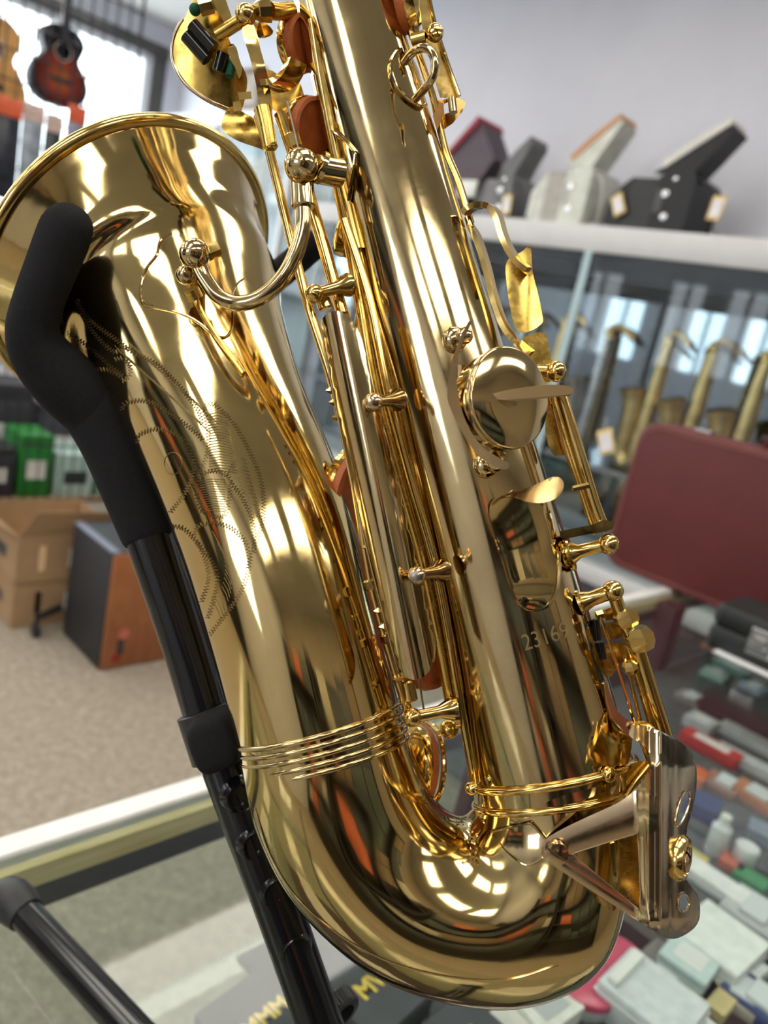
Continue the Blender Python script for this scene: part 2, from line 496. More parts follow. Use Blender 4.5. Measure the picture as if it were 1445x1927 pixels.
def slotted(c, n_, u, rr, h0, h1, gap, depth):
    """screw head cut by a real slot: two half domes with an open groove between them"""
    n_ = n_.normalized(); u = (u - n_*u.dot(n_)).normalized(); w = n_.cross(u); g = Geo(); nx, ny = 16, 5
    for sg in (-1, 1):
        top = []; bot = []
        for i in range(nx+1):
            x = rr*.985*cos(pi*(1-i/nx)); ym = max(gap, sqrt(max(0, rr*rr-x*x)))
            for j in range(ny+1):
                y = gap + (ym-gap)*j/ny; q = c + u*x + w*(y*sg)
                top.append(q + n_*(h1 + h0*max(0, 1-(x*x+y*y)/(rr*rr)))); bot.append(q - n_*depth)
        m = ny+1; N = len(top); F = []
        for i in range(nx):
            for j in range(ny):
                a = i*m+j; F += [(a, a+1, a+m+1, a+m), (a+m+N, a+m+1+N, a+1+N, a+N)]
            F += [(i*m, (i+1)*m, (i+1)*m+N, i*m+N), (i*m+ny, (i+1)*m+ny, (i+1)*m+ny+N, i*m+ny+N)]
        for i in (0, nx):
            F += [(i*m+j, i*m+j+1, i*m+j+1+N, i*m+j+N) for j in range(ny)]
        g.add(top+bot, F)
    return g

# ---- surface hits for things soldered or engraved on the tubes
SV = []; SF = []
for gg in (bodyg, bowg, bellg):
    n = len(SV); SV += gg.V; SF += [tuple(i+n for i in f) for f in gg.F]
TREE = BVHTree.FromPolygons(SV, SF)
def hit(px, py, default=DB):
    r = ray(px, py); h = TREE.ray_cast(CAM, r.normalized())
    if h[0] is None: return default, -FW
    return h[3]/r.length, (h[1] if h[1].dot(r) < 0 else -h[1])
def S(px, py, off=0.0, default=DB):
    """point on the tube surface seen at (px, py), lifted by off"""
    d, n = hit(px, py, default)
    return P(px, py, d) + n*off
def line_on(name, pts, r, m=KEY, n=6, off=0.0, closed=False, parent=None):
    pp = spline([(p[0],p[1],0) for p in pts], n, closed)
    return Geo().tube([S(p[0],p[1],off) for p in pp], r, 8, closed=closed).obj(name, m, parent or sax)
def patch(name, outline, th, m=KEY, step=12, n=4, parent=None, holes=()):
    """plate lying on the tube surface"""
    def df(x, y): return hit(x, y)[0] - th
    return plate_geo(outline, df, th*1.3, holes, step, n).obj(name, m, parent or sax)
def post(ball, r, base, neck=.62, flare=.95, m=KEY, screw=None, foot=True):
    """ball-headed key post from the tube (base) out to the ball"""
    c = Q(ball); b = Q(base); ax = (c-b); L = ax.length; rr = W(r, ball[2])
    g = Geo()
    g.lathe(b, ax, [(rr*1.25,-.0004),(rr*1.25,.0006),(rr*flare,.0012),(rr*neck*1.05,L*.35),(rr*neck,L*.7),(rr*neck*1.1,L)], 20)
    o = g.obj('post', m, sax)
    Geo().ball(c, rr, ax).obj('ball', m, o)
    if screw:
        sd = (CAM - c).normalized() + IX*screw[0] + IY*screw[1]; sd.normalize()
        slotted(c + sd*rr*.80, sd, IX*.8-IY*.6, rr*.55, rr*.10, rr*.24, rr*.075, rr*.1).obj('screw', STEEL if screw[2] else m, o)
    return o

# ---- left side: long hinge rods, bell key guard strip, pads
DR = .288
tubeo('hinge_rod', [(507,285,DR),(573,550,DR),(626,721,DR),(664,893,DR),(699,1100,DR),(743,1261,DR),(768,1338,DR)], 9)
tubeo('hinge_rod', [(527,215,.291),(566,330,.291),(602,440,.291),(644,590,.291)], 12)
tubeo('hinge_rod', [(575,330,.297),(612,470,.297),(662,640,.297),(740,930,.297)], 9, KEYO)
tubeo('hinge_rod', [(648,413,.286),(694,560,.286),(728,725,.284),(771,893,.284),(824,1083,.284),(858,1277,.286),(884,1420,.29),(892,1470,.292)], 9)
tubeo('hinge_rod', [(636,330,.293),(672,520,.293),(708,730,.292),(752,893,.292),(804,1083,.292),(850,1320,.293)], 14, KEYO)
tubeo('hinge_rod', [(588,40,.289),(607,160,.289),(640,330,.289),(672,470,.288)], 11)
tubeo('needle_spring', [(540,190,.286),(566,300,.287),(585,380,.288)], 2.2, STEEL, seg=8)
tubeo('needle_spring', [(786,1262,.285),(798,1340,.288)], 2, STEEL, seg=8)
for (x,y,d,r,l,dx,dy) in [(552,268,.2905,16,30,.3,.95),(610,572,.287,14,22,.3,.95),(697,1100,.286,15,20,.25,.97),(730,1200,.286,15,18,.25,.97),(752,1276,.286,17,10,.25,.97),(770,1300,.286,13,40,.2,.98),(500,248,.287,14,70,.3,.95)]:
    ax = IX*dx+IY*dy
    Geo().lathe(P(x,y,d), ax, [(W(r,d)*.8,-W(l/2,d)),(W(r,d),-W(l/2-3,d)),(W(r,d),W(l/2-3,d)),(W(r,d)*.8,W(l/2,d))], 8 if r > 14 else 20).obj('rod_collar', KEY, sax)
for (x,y) in [(622,735),(628,757),(633,785),(676,935),(679,957),(691,1030),(712,1150),(722,1180)]:
    Geo().lathe(P(x,y,.284), IX, [(.0002,-W(9,.284)),(W(7,.284),0),(.0002,W(9,.284))], 4).obj('key_foot', KEY, sax, False)
# long half-round guard strip
strip = [(604,618),(608,598),(622,587),(640,586),(658,598),(673,620),(684,650),(704,735),(748,900),(792,1083),(816,1180),(822,1212),(818,1243),(805,1266),(786,1279),(766,1276),(750,1263),(737,1218),(692,1040),(651,860),(626,735)]
def strip_d(x, y):
    cx = 645 + (y-590)*(785-645)/690.
    t = (x-cx)/40.
    return .2625 + .0062*t*t
plate_geo(strip, strip_d, .0009, (), 9, 4).obj('guard_strip', GOLD, sax)
tubeo('guard_strip_edge', [(604,618,.2690),(626,735,.2688),(651,860,.2688),(692,1040,.2688),(737,1218,.2688),(750,1263,.268)], 2.2, GOLD, seg=8)
post((703,757,.2580), 18, (748,752,.2760), .62, 1.3, GUARD, (-.25,.1,0))
post((785,1083,.2580), 18, (832,1074,.2760), .62, 1.3, GUARD, (-.2,.1,1))
post((776,1350,.2800), 18, (852,1334,.2860), .62, 1.2, KEY)
post((591,553,.2790), 18, (655,536,.2870), .62, 1.2, KEY, (-.1,.5,0))
Geo().lathe(P(858,1340,.288), IX*.95+IY*-.1, [(W(30,.288),-.0008),(W(30,.288),.0008)], 24).obj('post_base', KEY, sax)
Geo().ball(P(845,1372,.305), W(18,.305), seg=16).obj('tone_hole_stop', KEYO, sax)

def padcup(x, y, d, rpx, nrm, m=PAD, cup=KEY, name='key_cup'):
    """key cup with its leather pad; nrm points to the tone hole"""
    n_ = (IX*nrm[0] + IY*nrm[1] + FW*nrm[2]).normalized(); r = W(rpx, d); c = P(x, y, d)
    o = Geo().lathe(c, n_, [(r*.3,-.0046),(r*.8,-.004),(r*1.0,-.0025),(r*1.03,0),(r*1.0,.0012),(r*.9,.0012)], 40).obj(name, cup, sax)
    Geo().lathe(c, n_, [(r*.97,0),(r*1.0,.0022),(r*.97,.0040),(r*.86,.0046),(r*.82,.0036),(r*.3,.0036)], 40).obj('pad', m, o)
    return o
padcup(582, 246, .304, 58, (.76,.25,-.55))
padcup(562, 82, .303, 50, (.80,.2,-.5))
padcup(664, 925, .318, 88, (.75,.2,-.4), PAD)
padcup(800, 1235, .306, 62, (.55,-.1,-.55), PAD)
padcup(776, 1438, .320, 78, (.86,.14,.34), PAD)
nq = (IX*.86+IY*.14+FW*.34).normalized()
Geo().ring(P(776,1438,.320)+nq*.0060, nq, W(76,.320), .0012, 40, 8).obj('tone_hole_rim', KEY, sax)
padcup(690, 600, .303, 60, (.85,.2,.15), PAD)
padcup(655, 430, .302, 52, (.85,.25,.1), PAD)

# ---- bell to body brace
DBR = .276
tubeo('brace_arm', [(570,388,DBR),(569,430,.2755),(556,478,.275),(530,525,.275),(490,560,.2765),(447,571,.279),(412,558,.283),(388,528,.287),(371,495,.290)], 15, GOLD, seg=20)
g = Geo(); ax = P(568,330,DBR)-P(571,385,DBR)
g.lathe(P(570,372,DBR), ax, [(W(21,DBR),-.0035),(W(23,DBR),-.003),(W(22,DBR),0),(W(22,DBR),.007)], 24)
brs = g.obj('brace_sleeve', GOLD, sax)
bb = Geo().ball(P(567,312,.272), W(33,.272), FW).obj('brace_ball', GOLD, sax)
sd = (CAM-P(575,305,.272)).normalized(); sd = (sd+IX*.25-IY*.15).normalized()
kc = P(567,312,.272); rr = W(33,.272)
slotted(kc+sd*rr*.62, sd, IX*.62+IY*.78, rr*.76, rr*.42, rr*.12, rr*.06, rr*.1).obj('brace_screw', GOLD, bb)
Geo().tube([P(595,318,.276), P(640,326,.281)], [W(26,.276), W(26,.28)], 24).obj('brace_post', GOLD, sax)
Geo().tube([P(600,314,.2755), P(608,318,.2762)], [W(30,.276)]*2, 24).obj('brace_washer', GOLD, sax)
patch('brace_flange', [(612,236),(622,234),(668,282),(672,300),(656,405),(648,418),(636,400),(622,330)], .0012, GOLD)
line_on('flange_edge', [(612,236),(640,255),(668,284),(671,300),(664,350),(654,408),(645,418)], .0005, GOLD, 4, .0012)
# bell end of the brace
Geo().ball(P(366,478,.288), W(29,.288), FW).obj('brace_ball', GOLD, sax)
Geo().ball(P(350,517,.294), W(19,.294), FW).obj('brace_ball', GOLD, sax)
Geo().tube([P(385,478,.290), P(410,468,.292)], [W(15,.29)]*2, 8).obj('brace_nut', KEY, sax)
Geo().tube([P(366,478,.288), P(376,495,.312)], W(22,.29), 20).obj('brace_post', KEYO, sax)
Geo().tube([P(358,545,.298), P(366,562,.300)], W(17,.298), 16).obj('brace_foot', KEYO, sax)
line_on('bell_flange_edge', [(322,440),(302,453),(295,480),(276,505),(266,535),(266,562),(274,575),(300,580),(345,592),(375,608),(398,627),(418,636),(430,630),(437,612),(437,585)], .00055, GOLDB, 4, .00016)
line_on('bell_flange_edge', [(437,585),(432,565),(446,535),(458,525)], .0004, GOLDB, 4, .00016)
patch('bell_flange', [(322,442),(304,455),(297,482),(278,507),(268,537),(268,562),(300,579),(345,591),(376,607),(400,627),(420,634),(432,626),(436,590),(440,540),(420,490),(380,450)], .0005, GOLDB, 14)
# bell key rod lying on the bell
line_on('bell_key_rod', [(366,560),(385,600),(410,640),(440,680),(458,705)], .0011, KEYO, 4, .0010)

# ---- thumb side: octave thumb button with lever and flat springs
dT, nT = .2640, (IX*.52 + IY*-.02 - FW*.80).normalized()
cT = P(962, 748, dT); rT = W(98, dT)
btn = Geo().lathe(cT, nT, [(rT*.80,-.0125),(rT*.86,-.0120),(rT*.86,-.0085),(rT*.94,-.0075),(rT*.965,-.0040),(rT*.93,-.0034),(rT*.97,-.0028),(rT*1.0,-.0012),(rT*.985,-.0002),(rT*.95,.0003),(rT*.5,.0006),(rT*.1,.0006)], 72).obj('thumb_button', GOLD, sax)
Geo().lathe(cT - nT*.0125, nT, [(rT*.78,-.0012),(rT*.85,-.0006),(rT*.85,.0006)], 48).obj('pad', PAD, btn)
fin = [(918,746),(950,735),(1000,727),(1040,724),(1068,726),(1078,733),(1074,742),(1050,745),(1000,749),(950,752)]
plate_geo(fin, lambda x, y: .2585 - .0030*((x-918)/160.) + .00012*(y-738), .0012, (), 8, 4).obj('lever_fin', GUARD, sax)
fin2 = [(918,747),(950,746),(1000,742),(1050,738),(1076,734),(1074,744),(1050,747),(1000,752),(950,753)]
plate_geo(fin2, lambda x, y: .2600 - .0030*((x-918)/160.), .0030, (), 8, 4).obj('lever_fin_underside', GUARD, sax)
# sickle-shaped flat spring around the button
sick = [(881,606),(886,610),(868,650),(860,695),(862,742),(878,796),(905,838),(940,862),(958,872),(957,882),(940,882),(905,862),(870,815),(845,762),(842,735),(848,690),(862,645)]
plate_geo(sick, lambda x, y: .2590 + .0035*((x-845)/110.), .0012, (), 8, 3).obj('flat_spring', GUARD, sax)
line_on('spring_base', [(866,690),(868,740),(884,795),(915,840),(945,862)], .0018, GOLD, 4, .0010)
for (x, y) in ((858,642), (917,878)):
    d, n = hit(x, y)
    o = Geo().ball(P(x-4,y-2,d)+n*.0012, .0046, n, sc=.7).obj('screw_post', GOLD, sax)
    Geo().ball(P(x+10,y-4,d)+n*.0040, .0032, n, sc=.8).obj('screw_head', GOLD, o)

# ---- thumb hook: plate with curled lip
hook = [(921,965),(925,945),(938,934),(960,932),(1000,950),(1030,955),(1042,985),(1048,1040),(1046,1090),(1040,1120),(1025,1140),(1003,1146),(982,1138),(966,1112),(950,1060),(932,1005)]
def hook_d(x, y):
    cx = 982 + (y-940)*(1006-982)/200.
    t = max(-1, min(1, (x-cx)/58.))
    lift = max(0, 1 - (y-930)/110.)
    bulge = max(0, 1 - ((y-1128)/26.)**2)
    return hit(x, y)[0] - .0018 - .0075*lift**2 - .0010*bulge*(1-t*t)
plate_geo(hook, hook_d, .0014, (), 10, 4).obj('thumb_hook', GOLDB, sax)
line_on('thumb_hook_edge', [(921,965),(932,1005),(950,1060),(966,1112),(982,1138),(1003,1146),(1025,1140),(1040,1120),(1046,1090),(1048,1040)], .0009, GOLD, 4, .0012)
lip = [(924,948),(935,938),(952,930),(985,921),(1020,906),(1040,897),(1055,900),(1061,912),(1056,928),(1042,940),(1020,946),(995,945),(968,937),(945,938),(930,950)]
def lip_d(x, y):
    t = (x-924)/137.; e = 922 + (1-t)*22
    return .2630 - .0065*t - .00022*(y-e)
plate_geo(lip, lip_d, .0009, (), 7, 4).obj('thumb_hook_lip', GUARD, sax)
# serial number stamped under the hook
V, F = text_polys('23169', 44)
ca, sa = cos(radians(-17)), sin(radians(-17)); g = Geo()
pv = []
for v in V:
    x, y = v.x*.82, -v.y
    px, py = 1026 + x*ca - y*sa, 1199 + x*sa + y*ca
    pv.append(S(px, py, .00022))
g.add(pv, F); so = g.obj('serial_number', brass('stamped_number', (.34, .26, .12), (.2, .14, .06), .42, .5, 90), sax, False)
so['label'] = 'stamped serial number 23169'

# ---- strap ring on its shield plate
shield = [(752,96),(742,102),(734,120),(735,142),(743,162),(758,182),(775,196),(790,204),(797,200),(799,186),(795,160),(785,125),(770,102)]
patch('strap_shield', shield, .0011, GOLD, 9, 3)
line_on('shield_edge', [(752,96),(742,102),(734,120),(735,142),(743,162),(758,182),(775,196),(790,204),(797,200)], .0006, GOLD, 4, .0011)
ringp = [(762,116,.2735),(772,103,.269),(785,93,.264),(800,91,.262),(812,100,.261),(818,118,.261),(816,140,.262),(806,158,.264),(794,172,.268),(782,186,.2730)]
tubeo('strap_ring', ringp, 8, GOLD, seg=16, n=5)

# ---- right side keys
# side key bar with felt-lipped end (top)
bar = [(786,-40),(803,-40),(818,40),(838,110),(864,178),(864,184),(838,184),(828,184),(822,165),(806,100),(792,40)]
plate_geo(bar, lambda x, y: .292 + .00003*(x-800), .0022, (), 14, 0).obj('side_key_bar', KEY, sax)
tubeo('side_key_edge', [(801,-40,.2915),(818,40,.2915),(840,110,.2915),(865,180,.2920)], 3.2, GOLD, seg=8)
endc = [(820,190),(834,188),(846,184),(862,184),(872,190),(876,194),(870,210),(852,232),(826,250),(818,232),(826,215),(838,214),(852,210),(860,198),(846,190),(836,196),(832,206),(822,212)]
plate_geo(endc, lambda x, y: .2915 + .00012*(876-x), .006, (), 9, 0).obj('side_key_foot', KEY, sax)
Geo().tube([P(850,186,.289), P(853,212,.289)], W(8,.29), 16).obj('side_key_pin', GOLD, sax)
plate_geo([(814,218),(828,192),(834,194),(836,212),(822,246)], lambda x, y: .291, .003, (), 8, 0).obj('cork_bumper', mat('cork', (.42, .20, .05), .8, 0, .2, 200), sax)
Geo().tube([P(776,75,.286), P(802,68,.284)], W(11,.285), 18).obj('side_key_post', KEY, sax)
o = Geo().ball(P(818,62,.283), W(17,.283), FW).obj('side_key_ball', KEY, sax)
slotted(P(820,58,.2800), IX*.08-IY*.22-FW, IX*.25+IY*.95, W(11,.28), .0005, .0004, .0002, .0008).obj('screw', KEY, o)
tubeo('side_rod', [(770,50,.293),(800,140,.294),(815,185,.294),(838,280,.294),(862,340,.294),(886,420,.294)], 7, KEY)
padcup(765, 6, .292, 50, (-.93,.2,.15), PAD)
# palm key: arched touch with hanging paddles
arch = [(870,396),(884,386),(905,380),(922,382),(938,392),(950,412),(958,438),(972,464),(990,488),(1000,500),(1000,468),(992,464),(985,470)]
def ribbon(name, pts, w, th, m, wd):
    """flat band along points; wd = direction of its width"""
    pp = [Q(p) for p in spline(pts, 6)]; rings = []
    wv = wd.normalized()
    for i, p in enumerate(pp):
        t = (pp[min(i+1,len(pp)-1)] - pp[max(i-1,0)]).normalized(); nn = t.cross(wv).normalized()
        rings.append([p+wv*w/2+nn*th/2, p-wv*w/2+nn*th/2, p-wv*w/2-nn*th/2, p+wv*w/2-nn*th/2])
    return Geo().loft(rings).obj(name, m, sax, True, 30)
WD = FW*.86 + IX*.42 - IY*.25
ribbon('palm_key_arch', [(874,402,.287),(886,391,.287),(908,386,.287),(926,392,.287),(938,412,.287),(946,440,.287),(958,468,.287),(976,494,.287),(994,508,.287)], .0070, .0021, KEY, WD)
ribbon('palm_key_arm', [(884,425,.292),(898,448,.291),(915,500,.290),(930,560,.289),(948,610,.288),(970,640,.287),(1000,665,.287)], .0058, .0020, KEY, WD)
tubeo('palm_key_stub', [(880,408,.291),(886,428,.291)], 7, KEY)
paddle = [(962,484),(954,492),(951,510),(956,556),(962,590),(968,614),(980,626),(1000,622),(1018,610),(1021,598),(1014,560),(1004,520),(1001,498),(999,468),(990,466),(984,472)]
plate_geo(paddle, lambda x, y: .292 - .0030*((y-480)/145.)**2 + .0016*((x-985)/35.)**2, .0013, (), 9, 3).obj('palm_key_paddle', KEYO, sax)
paddle2 = [(984,640),(1000,628),(1018,625),(1028,632),(1034,660),(1041,690),(1044,706),(1030,720),(1012,700),(996,668)]
plate_geo(paddle2, lambda x, y: .291 + .00002*(x-1000), .0013, (), 10, 3).obj('palm_key_paddle', KEYO, sax)
Geo().tube([P(1010,697,.285), P(1030,698,.284)], W(12,.285), 18).obj('lever_post', KEY, sax)
Geo().ball(P(1046,699,.283), W(20,.283), FW).obj('lever_ball', KEY, sax)
tubeo('side_rod', [(1052,735,.283),(1085,840,.283),(1117,945,.283),(1138,1000,.283)], 12, KEY)
tubeo('side_rod', [(1036,740,.289),(1064,835,.289),(1100,945,.288),(1120,1005,.287)], 6, KEYO)
tubeo('needle_spring', [(1038,760,.2795),(1060,840,.2795),(1088,918,.2795)], 2.6, KEY, seg=8)
Geo().lathe(P(1092,917,.279), IX*.9-IY*.2, [(W(5,.28),-W(16,.28)),(W(6,.28),-W(15,.28)),(W(6,.28),W(16,.28))], 6).obj('spring_catch', KEY, sax, False)
plate_geo([(1030,745),(1048,750),(1072,840),(1070,852),(1052,858),(1038,852),(1026,810)], lambda x, y: .292, .0013, (), 12, 2).obj('side_key_plate', KEYO, sax)
plate_geo([(1053,1000),(1060,998),(1112,988),(1136,978),(1156,982),(1152,996),(1134,1002),(1114,1004),(1064,1014),(1054,1012)], lambda x, y: .279, .0035, (), 10, 0).obj('key_arm', KEY, sax)
post((1145,1024,.280), 20, (1062,1044,.285), .62, 1.35)
Geo().lathe(P(1070,1040,.284), P(1145,1024,.280)-P(1062,1044,.285), [(W(34,.284),-.0005),(W(36,.284),.0004),(W(34,.284),.0012)], 28).obj('post_base', KEY, sax)
post((1153,1112,.280), 20, (1092,1134,.284), .72, 1.0)
# low key hinge with hexagonal collars
tubeo('hinge_rod', [(1158,1126,.281),(1172,1165,.281),(1190,1200,.281)], 13, KEY)
tubeo('hinge_rod', [(1196,1205,.281),(1222,1290,.2815),(1252,1385,.282)], 14, KEY)
tubeo('hinge_rod', [(1182,1215,.284),(1208,1300,.2845),(1234,1390,.285)], 8, KEYO)
tubeo('hinge_rod', [(1174,1235,.282),(1196,1320,.283),(1222,1440,.284)], 4, KEY)
tubeo('needle_spring', [(1128,1156,.278),(1160,1250,.279),(1198,1372,.280),(1222,1440,.281)], 3.0, KEY, seg=8)
for (x,y,r,l) in ((1178,1163,24,16),(1203,1202,28,22),(1186,1256,15,12)):
    Geo().lathe(P(x,y,.2805), IX*.3+IY*.95, [(W(r,.28)*.7,-W(l,.28)),(W(r,.28),-W(l*.35,.28)),(W(r,.28),W(l*.35,.28)),(W(r,.28)*.75,W(l,.28))], 6).obj('hex_collar', KEY, sax, False)
Geo().lathe(P(1128,1157,.279), IX+IY*-.3, [(W(9,.28),-.0012),(W(9,.28),.0012)], 6).obj('spring_catch', KEY, sax, False)
plate_geo([(1132,1150),(1150,1143),(1168,1150),(1164,1164),(1140,1168)], lambda x, y: .288, .004, (), 8, 0).obj('key_lug', KEYO, sax)
plate_geo([(1128,1182),(1150,1172),(1180,1176),(1178,1196),(1152,1204),(1134,1200)], lambda x, y: .289, .004, (), 8, 0).obj('key_lug', KEYO, sax)
plate_geo([(1128,1218),(1150,1208),(1182,1214),(1186,1232),(1168,1248),(1150,1274),(1138,1266),(1130,1240)], lambda x, y: .289, .004, (), 8, 2).obj('key_lug', KEYO, sax)
Geo().tube([P(1120,1166,.289), P(1124,1204,.289)], W(8,.289), 10).obj('black_cork', CORK, sax)
Geo().tube([P(1128,1208,.289), P(1134,1240,.289)], W(8,.289), 10).obj('black_cork', CORK, sax)

# ---- low key guard at the bow
guard = [(1019,1597),(1026,1580),(1058,1560),(1108,1536),(1160,1512),(1190,1490),(1216,1458),(1226,1432),(1218,1410),(1200,1396),(1184,1384),(1188,1370),(1210,1364),(1243,1376),(1285,1400),(1305,1424),(1311,1455),(1308,1500),(1294,1560),(1284,1612),(1292,1655),(1312,1682),(1317,1705),(1315,1732),(1300,1752),(1268,1767),(1236,1758),(1202,1734),(1100,1668),(1040,1628),(1022,1612)]
slot1 = [(1271,1545),(1276,1518),(1285,1496),(1295,1488),(1298,1500),(1293,1525),(1282,1548),(1275,1554)]
slot2 = [(1278,1690),(1284,1680),(1292,1684),(1296,1700),(1290,1714),(1280,1714),(1276,1704)]
tri = [(1083,1606),(1090,1601),(1192,1570),(1200,1574),(1205,1706),(1198,1708),(1086,1616)]
def seg_dist(x, y, a, b):
    ax, ay = a; bx, by = b; t = ((x-ax)*(bx-ax)+(y-ay)*(by-ay))/((bx-ax)**2+(by-ay)**2); t = max(0, min(1, t))
    return sqrt((x-ax-t*(bx-ax))**2 + (y-ay-t*(by-ay))**2)
def guard_d(x, y):
    base = .2700 - .0085*min(1, (x-1019)/180.)
    q = min(seg_dist(x, y, (1035,1596), (1205,1530))/42., seg_dist(x, y, (1035,1612), (1225,1736))/32.)
    base -= .0012*max(0, 1-q*q)
    if x > 1200:
        t = (x-1230)/80.
        base += .024*max(0, t)**2 - .0042*max(0, 1-((x-1232)/32.)**2) + .00055*cos((x-1212)*2*pi/19.)*max(0, 1-abs(x-1236)/42.)
    if y > 1730: base += .010*((y-1730)/37.)**2
    return base + (.012*max(0, (1440-y)/80.) if y < 1440 else 0)
plate_geo(guard, guard_d, .0016, [tri, slot1, slot2], 5, 4).obj('key_guard', GUARD, sax)
def rim_line(name, pts, dd, rpx, m): tubeo(name, [(x, y, guard_d(x, y)+dd) for x, y in pts], rpx, m, seg=8, n=4)
rim_line('key_guard_slot_lip', slot1+[slot1[0]], .0002, 2.2, GUARD)
rim_line('key_guard_slot_lip', slot2+[slot2[0]], .0002, 2.2, GUARD)
rim_line('key_guard_lip', tri+[tri[0]], .0003, 1.8, GUARD)
rim_line('key_guard_edge', [(1214,1540),(1214,1600),(1216,1680),(1222,1730)], .0002, 3.0, GUARD)
# return wall seen through the triangular cut-out
plate_geo([(1075,1590),(1205,1555),(1212,1720),(1190,1712)], lambda x, y: .2760, .0010, (), 20, 0).obj('key_guard_backing', KEYO, sax)
plate_geo([(1138,1590),(1158,1585),(1160,1650),(1140,1636)], lambda x, y: .2735, .0020, (), 20, 0).obj('key_guard_rib', KEY, sax)
# nut and adjusting screw on the flange
nN = (IX*.80 - FW*.58 + IY*.05).normalized(); cN = P(1284,1615,guard_d(1284,1615)-.001); rN = W(44,.26)
nut = Geo().lathe(cN, nN, [(rN*.95,-.003),(rN,-.0015),(rN,0),(rN*.88,.0016),(rN*.72,.0018),(rN*.66,.0006)], 36).obj('adjusting_nut', KEY, sax)
slotted(cN+nN*.0012, nN, IY*.8+IX*.3+FW*.5, rN*.56, .0007, .0010, .0005, .0012).obj('adjusting_screw', GUARD, nut)
def screw(px, py, d, r, nrm, name, m, slot=True, par=None):
    n_ = (IX*nrm[0]+IY*nrm[1]+FW*nrm[2]).normalized(); c = P(px,py,d); rr = W(r,d)
    if slot:
        o = Geo().lathe(c, n_, [(rr,-.0015),(rr,.0003),(rr*.97,.0004)], 26).obj(name, m, par or sax)
        slotted(c+n_*.0004, n_, IY*.55+IX*.83, rr*.97, .0006, .0009, rr*.10, 0).obj('slotted_head', m, o)
    else:
        o = Geo().lathe(c, n_, [(rr,-.0015),(rr,.0006),(rr*.85,.0013),(rr*.4,.0018)], 26).obj(name, m, par or sax)
    return o
screw(1047,1605,.2655,22,(-.1,.05,-1),'guard_screw',GUARD)
screw(1212,1377,.2750,24,(.05,-.72,-.5),'guard_rivet',KEY,False)
screw(886,1484,.286,12,(-.75,0,-.5),'hoop_rivet',KEY,False)
screw(1147,1458,.2720,15,(.45,.05,-.8),'hoop_rivet',KEY,False)
# upper arm of the guard: pointed leaf curling up the tube
leaf = [(1133,1290),(1136,1281),(1143,1290),(1152,1318),(1165,1342),(1185,1356),(1206,1366),(1206,1384),(1190,1388),(1165,1374),(1150,1352),(1142,1330),(1137,1310)]
plate_geo(leaf, lambda x, y: .2790 - .00004*(x-1133), .0014, (), 7, 3).obj('guard_leaf', GUARD, sax)
tubeo('guard_leaf_edge', [(1134,1286,.2785),(1140,1320,.2785),(1150,1352,.2780),(1170,1376,.2775)], 3.0, KEY, seg=8)
plate_geo([(1142,1336),(1166,1366),(1190,1382),(1184,1428),(1178,1440),(1150,1440),(1106,1440),(1122,1395)], lambda x, y: hit(min(x,1165), y)[0]-.0012, .0012, (), 10, 2).obj('guard_footplate', KEY, sax)
plate_geo([(1165,1450),(1205,1432),(1224,1440),(1200,1490),(1165,1530),(1140,1545),(1120,1540),(1150,1490)], lambda x, y: .2795, .0012, (), 10, 2).obj('guard_web', KEYO, sax)
tubeo('guard_web_edge', [(1222,1440,.2780),(1192,1478,.2775),(1168,1520,.2770)], 5, KEY)
# mounting foot soldered on the bow
patch('guard_mount', [(928,1566),(940,1562),(990,1549),(1004,1553),(1026,1578),(1040,1590),(1040,1614),(1020,1612),(998,1626),(985,1624),(960,1604),(936,1580)], .0012, GOLD, 9, 3)
line_on('guard_mount_edge', [(928,1565),(990,1549),(1004,1553),(1026,1578)], .0006, GOLD, 4, .0008)
line_on('guard_mount_edge', [(930,1572),(958,1604),(984,1625),(1000,1626),(1020,1613)], .0005, GOLD, 4, .0008)
# hoop wire along the bow belly
line_on('bow_seam', [(480,1520),(510,1610),(560,1690),(640,1760),(740,1812),(860,1840),(960,1842),(1050,1815)], .0003, GOLD, 6, .00016)
Geo().tube([P(1148,1752,.301), P(1130,1770,.300), P(1140,1740,.301)], W(7,.3), 10).obj('bow_foot', GUARD, sax)

# ---- left hand table keys (upper left)
DK = .300
tbl = [(350,30),(338,48),(327,76),(325,104),(333,132),(352,160),(385,185),(420,202),(448,213),(455,205),(460,190),(465,160),(463,140),(448,110),(440,95),(425,55),(412,-20),(375,-20)]
def tbl_d(x, y): return DK + .010*((y-40)/170.) - .0030*(1-((x-395)/75.)**2)
plate_geo(tbl, tbl_d, .0030, (), 10, 3).obj('table_key', KEYO, sax)
tubeo('table_key_edge', [(x, y, tbl_d(x, y)+.0005) for x, y in [(346,36),(336,52),(327,76),(325,104),(333,132),(352,160),(385,185),(420,202),(448,213)]], 4.2, GUARD, seg=10)
tbl2 = [(436,200),(422,216),(417,238),(426,252),(450,266),(485,278),(500,282),(492,250),(480,225),(462,214)]
plate_geo(tbl2, lambda x, y: .302 - .0020*(1-((y-240)/40.)**2), .0020, (), 9, 3).obj('table_key_lower', KEYO, sax)
plate_geo([(415,-20),(432,20),(436,36),(428,48),(418,36),(404,10),(392,-20)], lambda x, y: .289, .0018, (), 9, 2).obj('table_key_upper', KEY, sax)
g1 = tubeo('black_roller', [(362,46,.287),(402,92,.289)], 13, CORK)
tubeo('black_roller', [(350,66,.289),(390,112,.291)], 13, CORK)
tubeo('black_roller', [(421,100,.290),(412,135,.292)], 12, CORK)
Geo().ball(P(367,18,.288), W(11,.29)).obj('green_bumper', FELT, sax)
Geo().tube([P(436,118,.292), P(432,144,.292)], W(8,.29), 10).obj('green_bumper', FELT, sax)
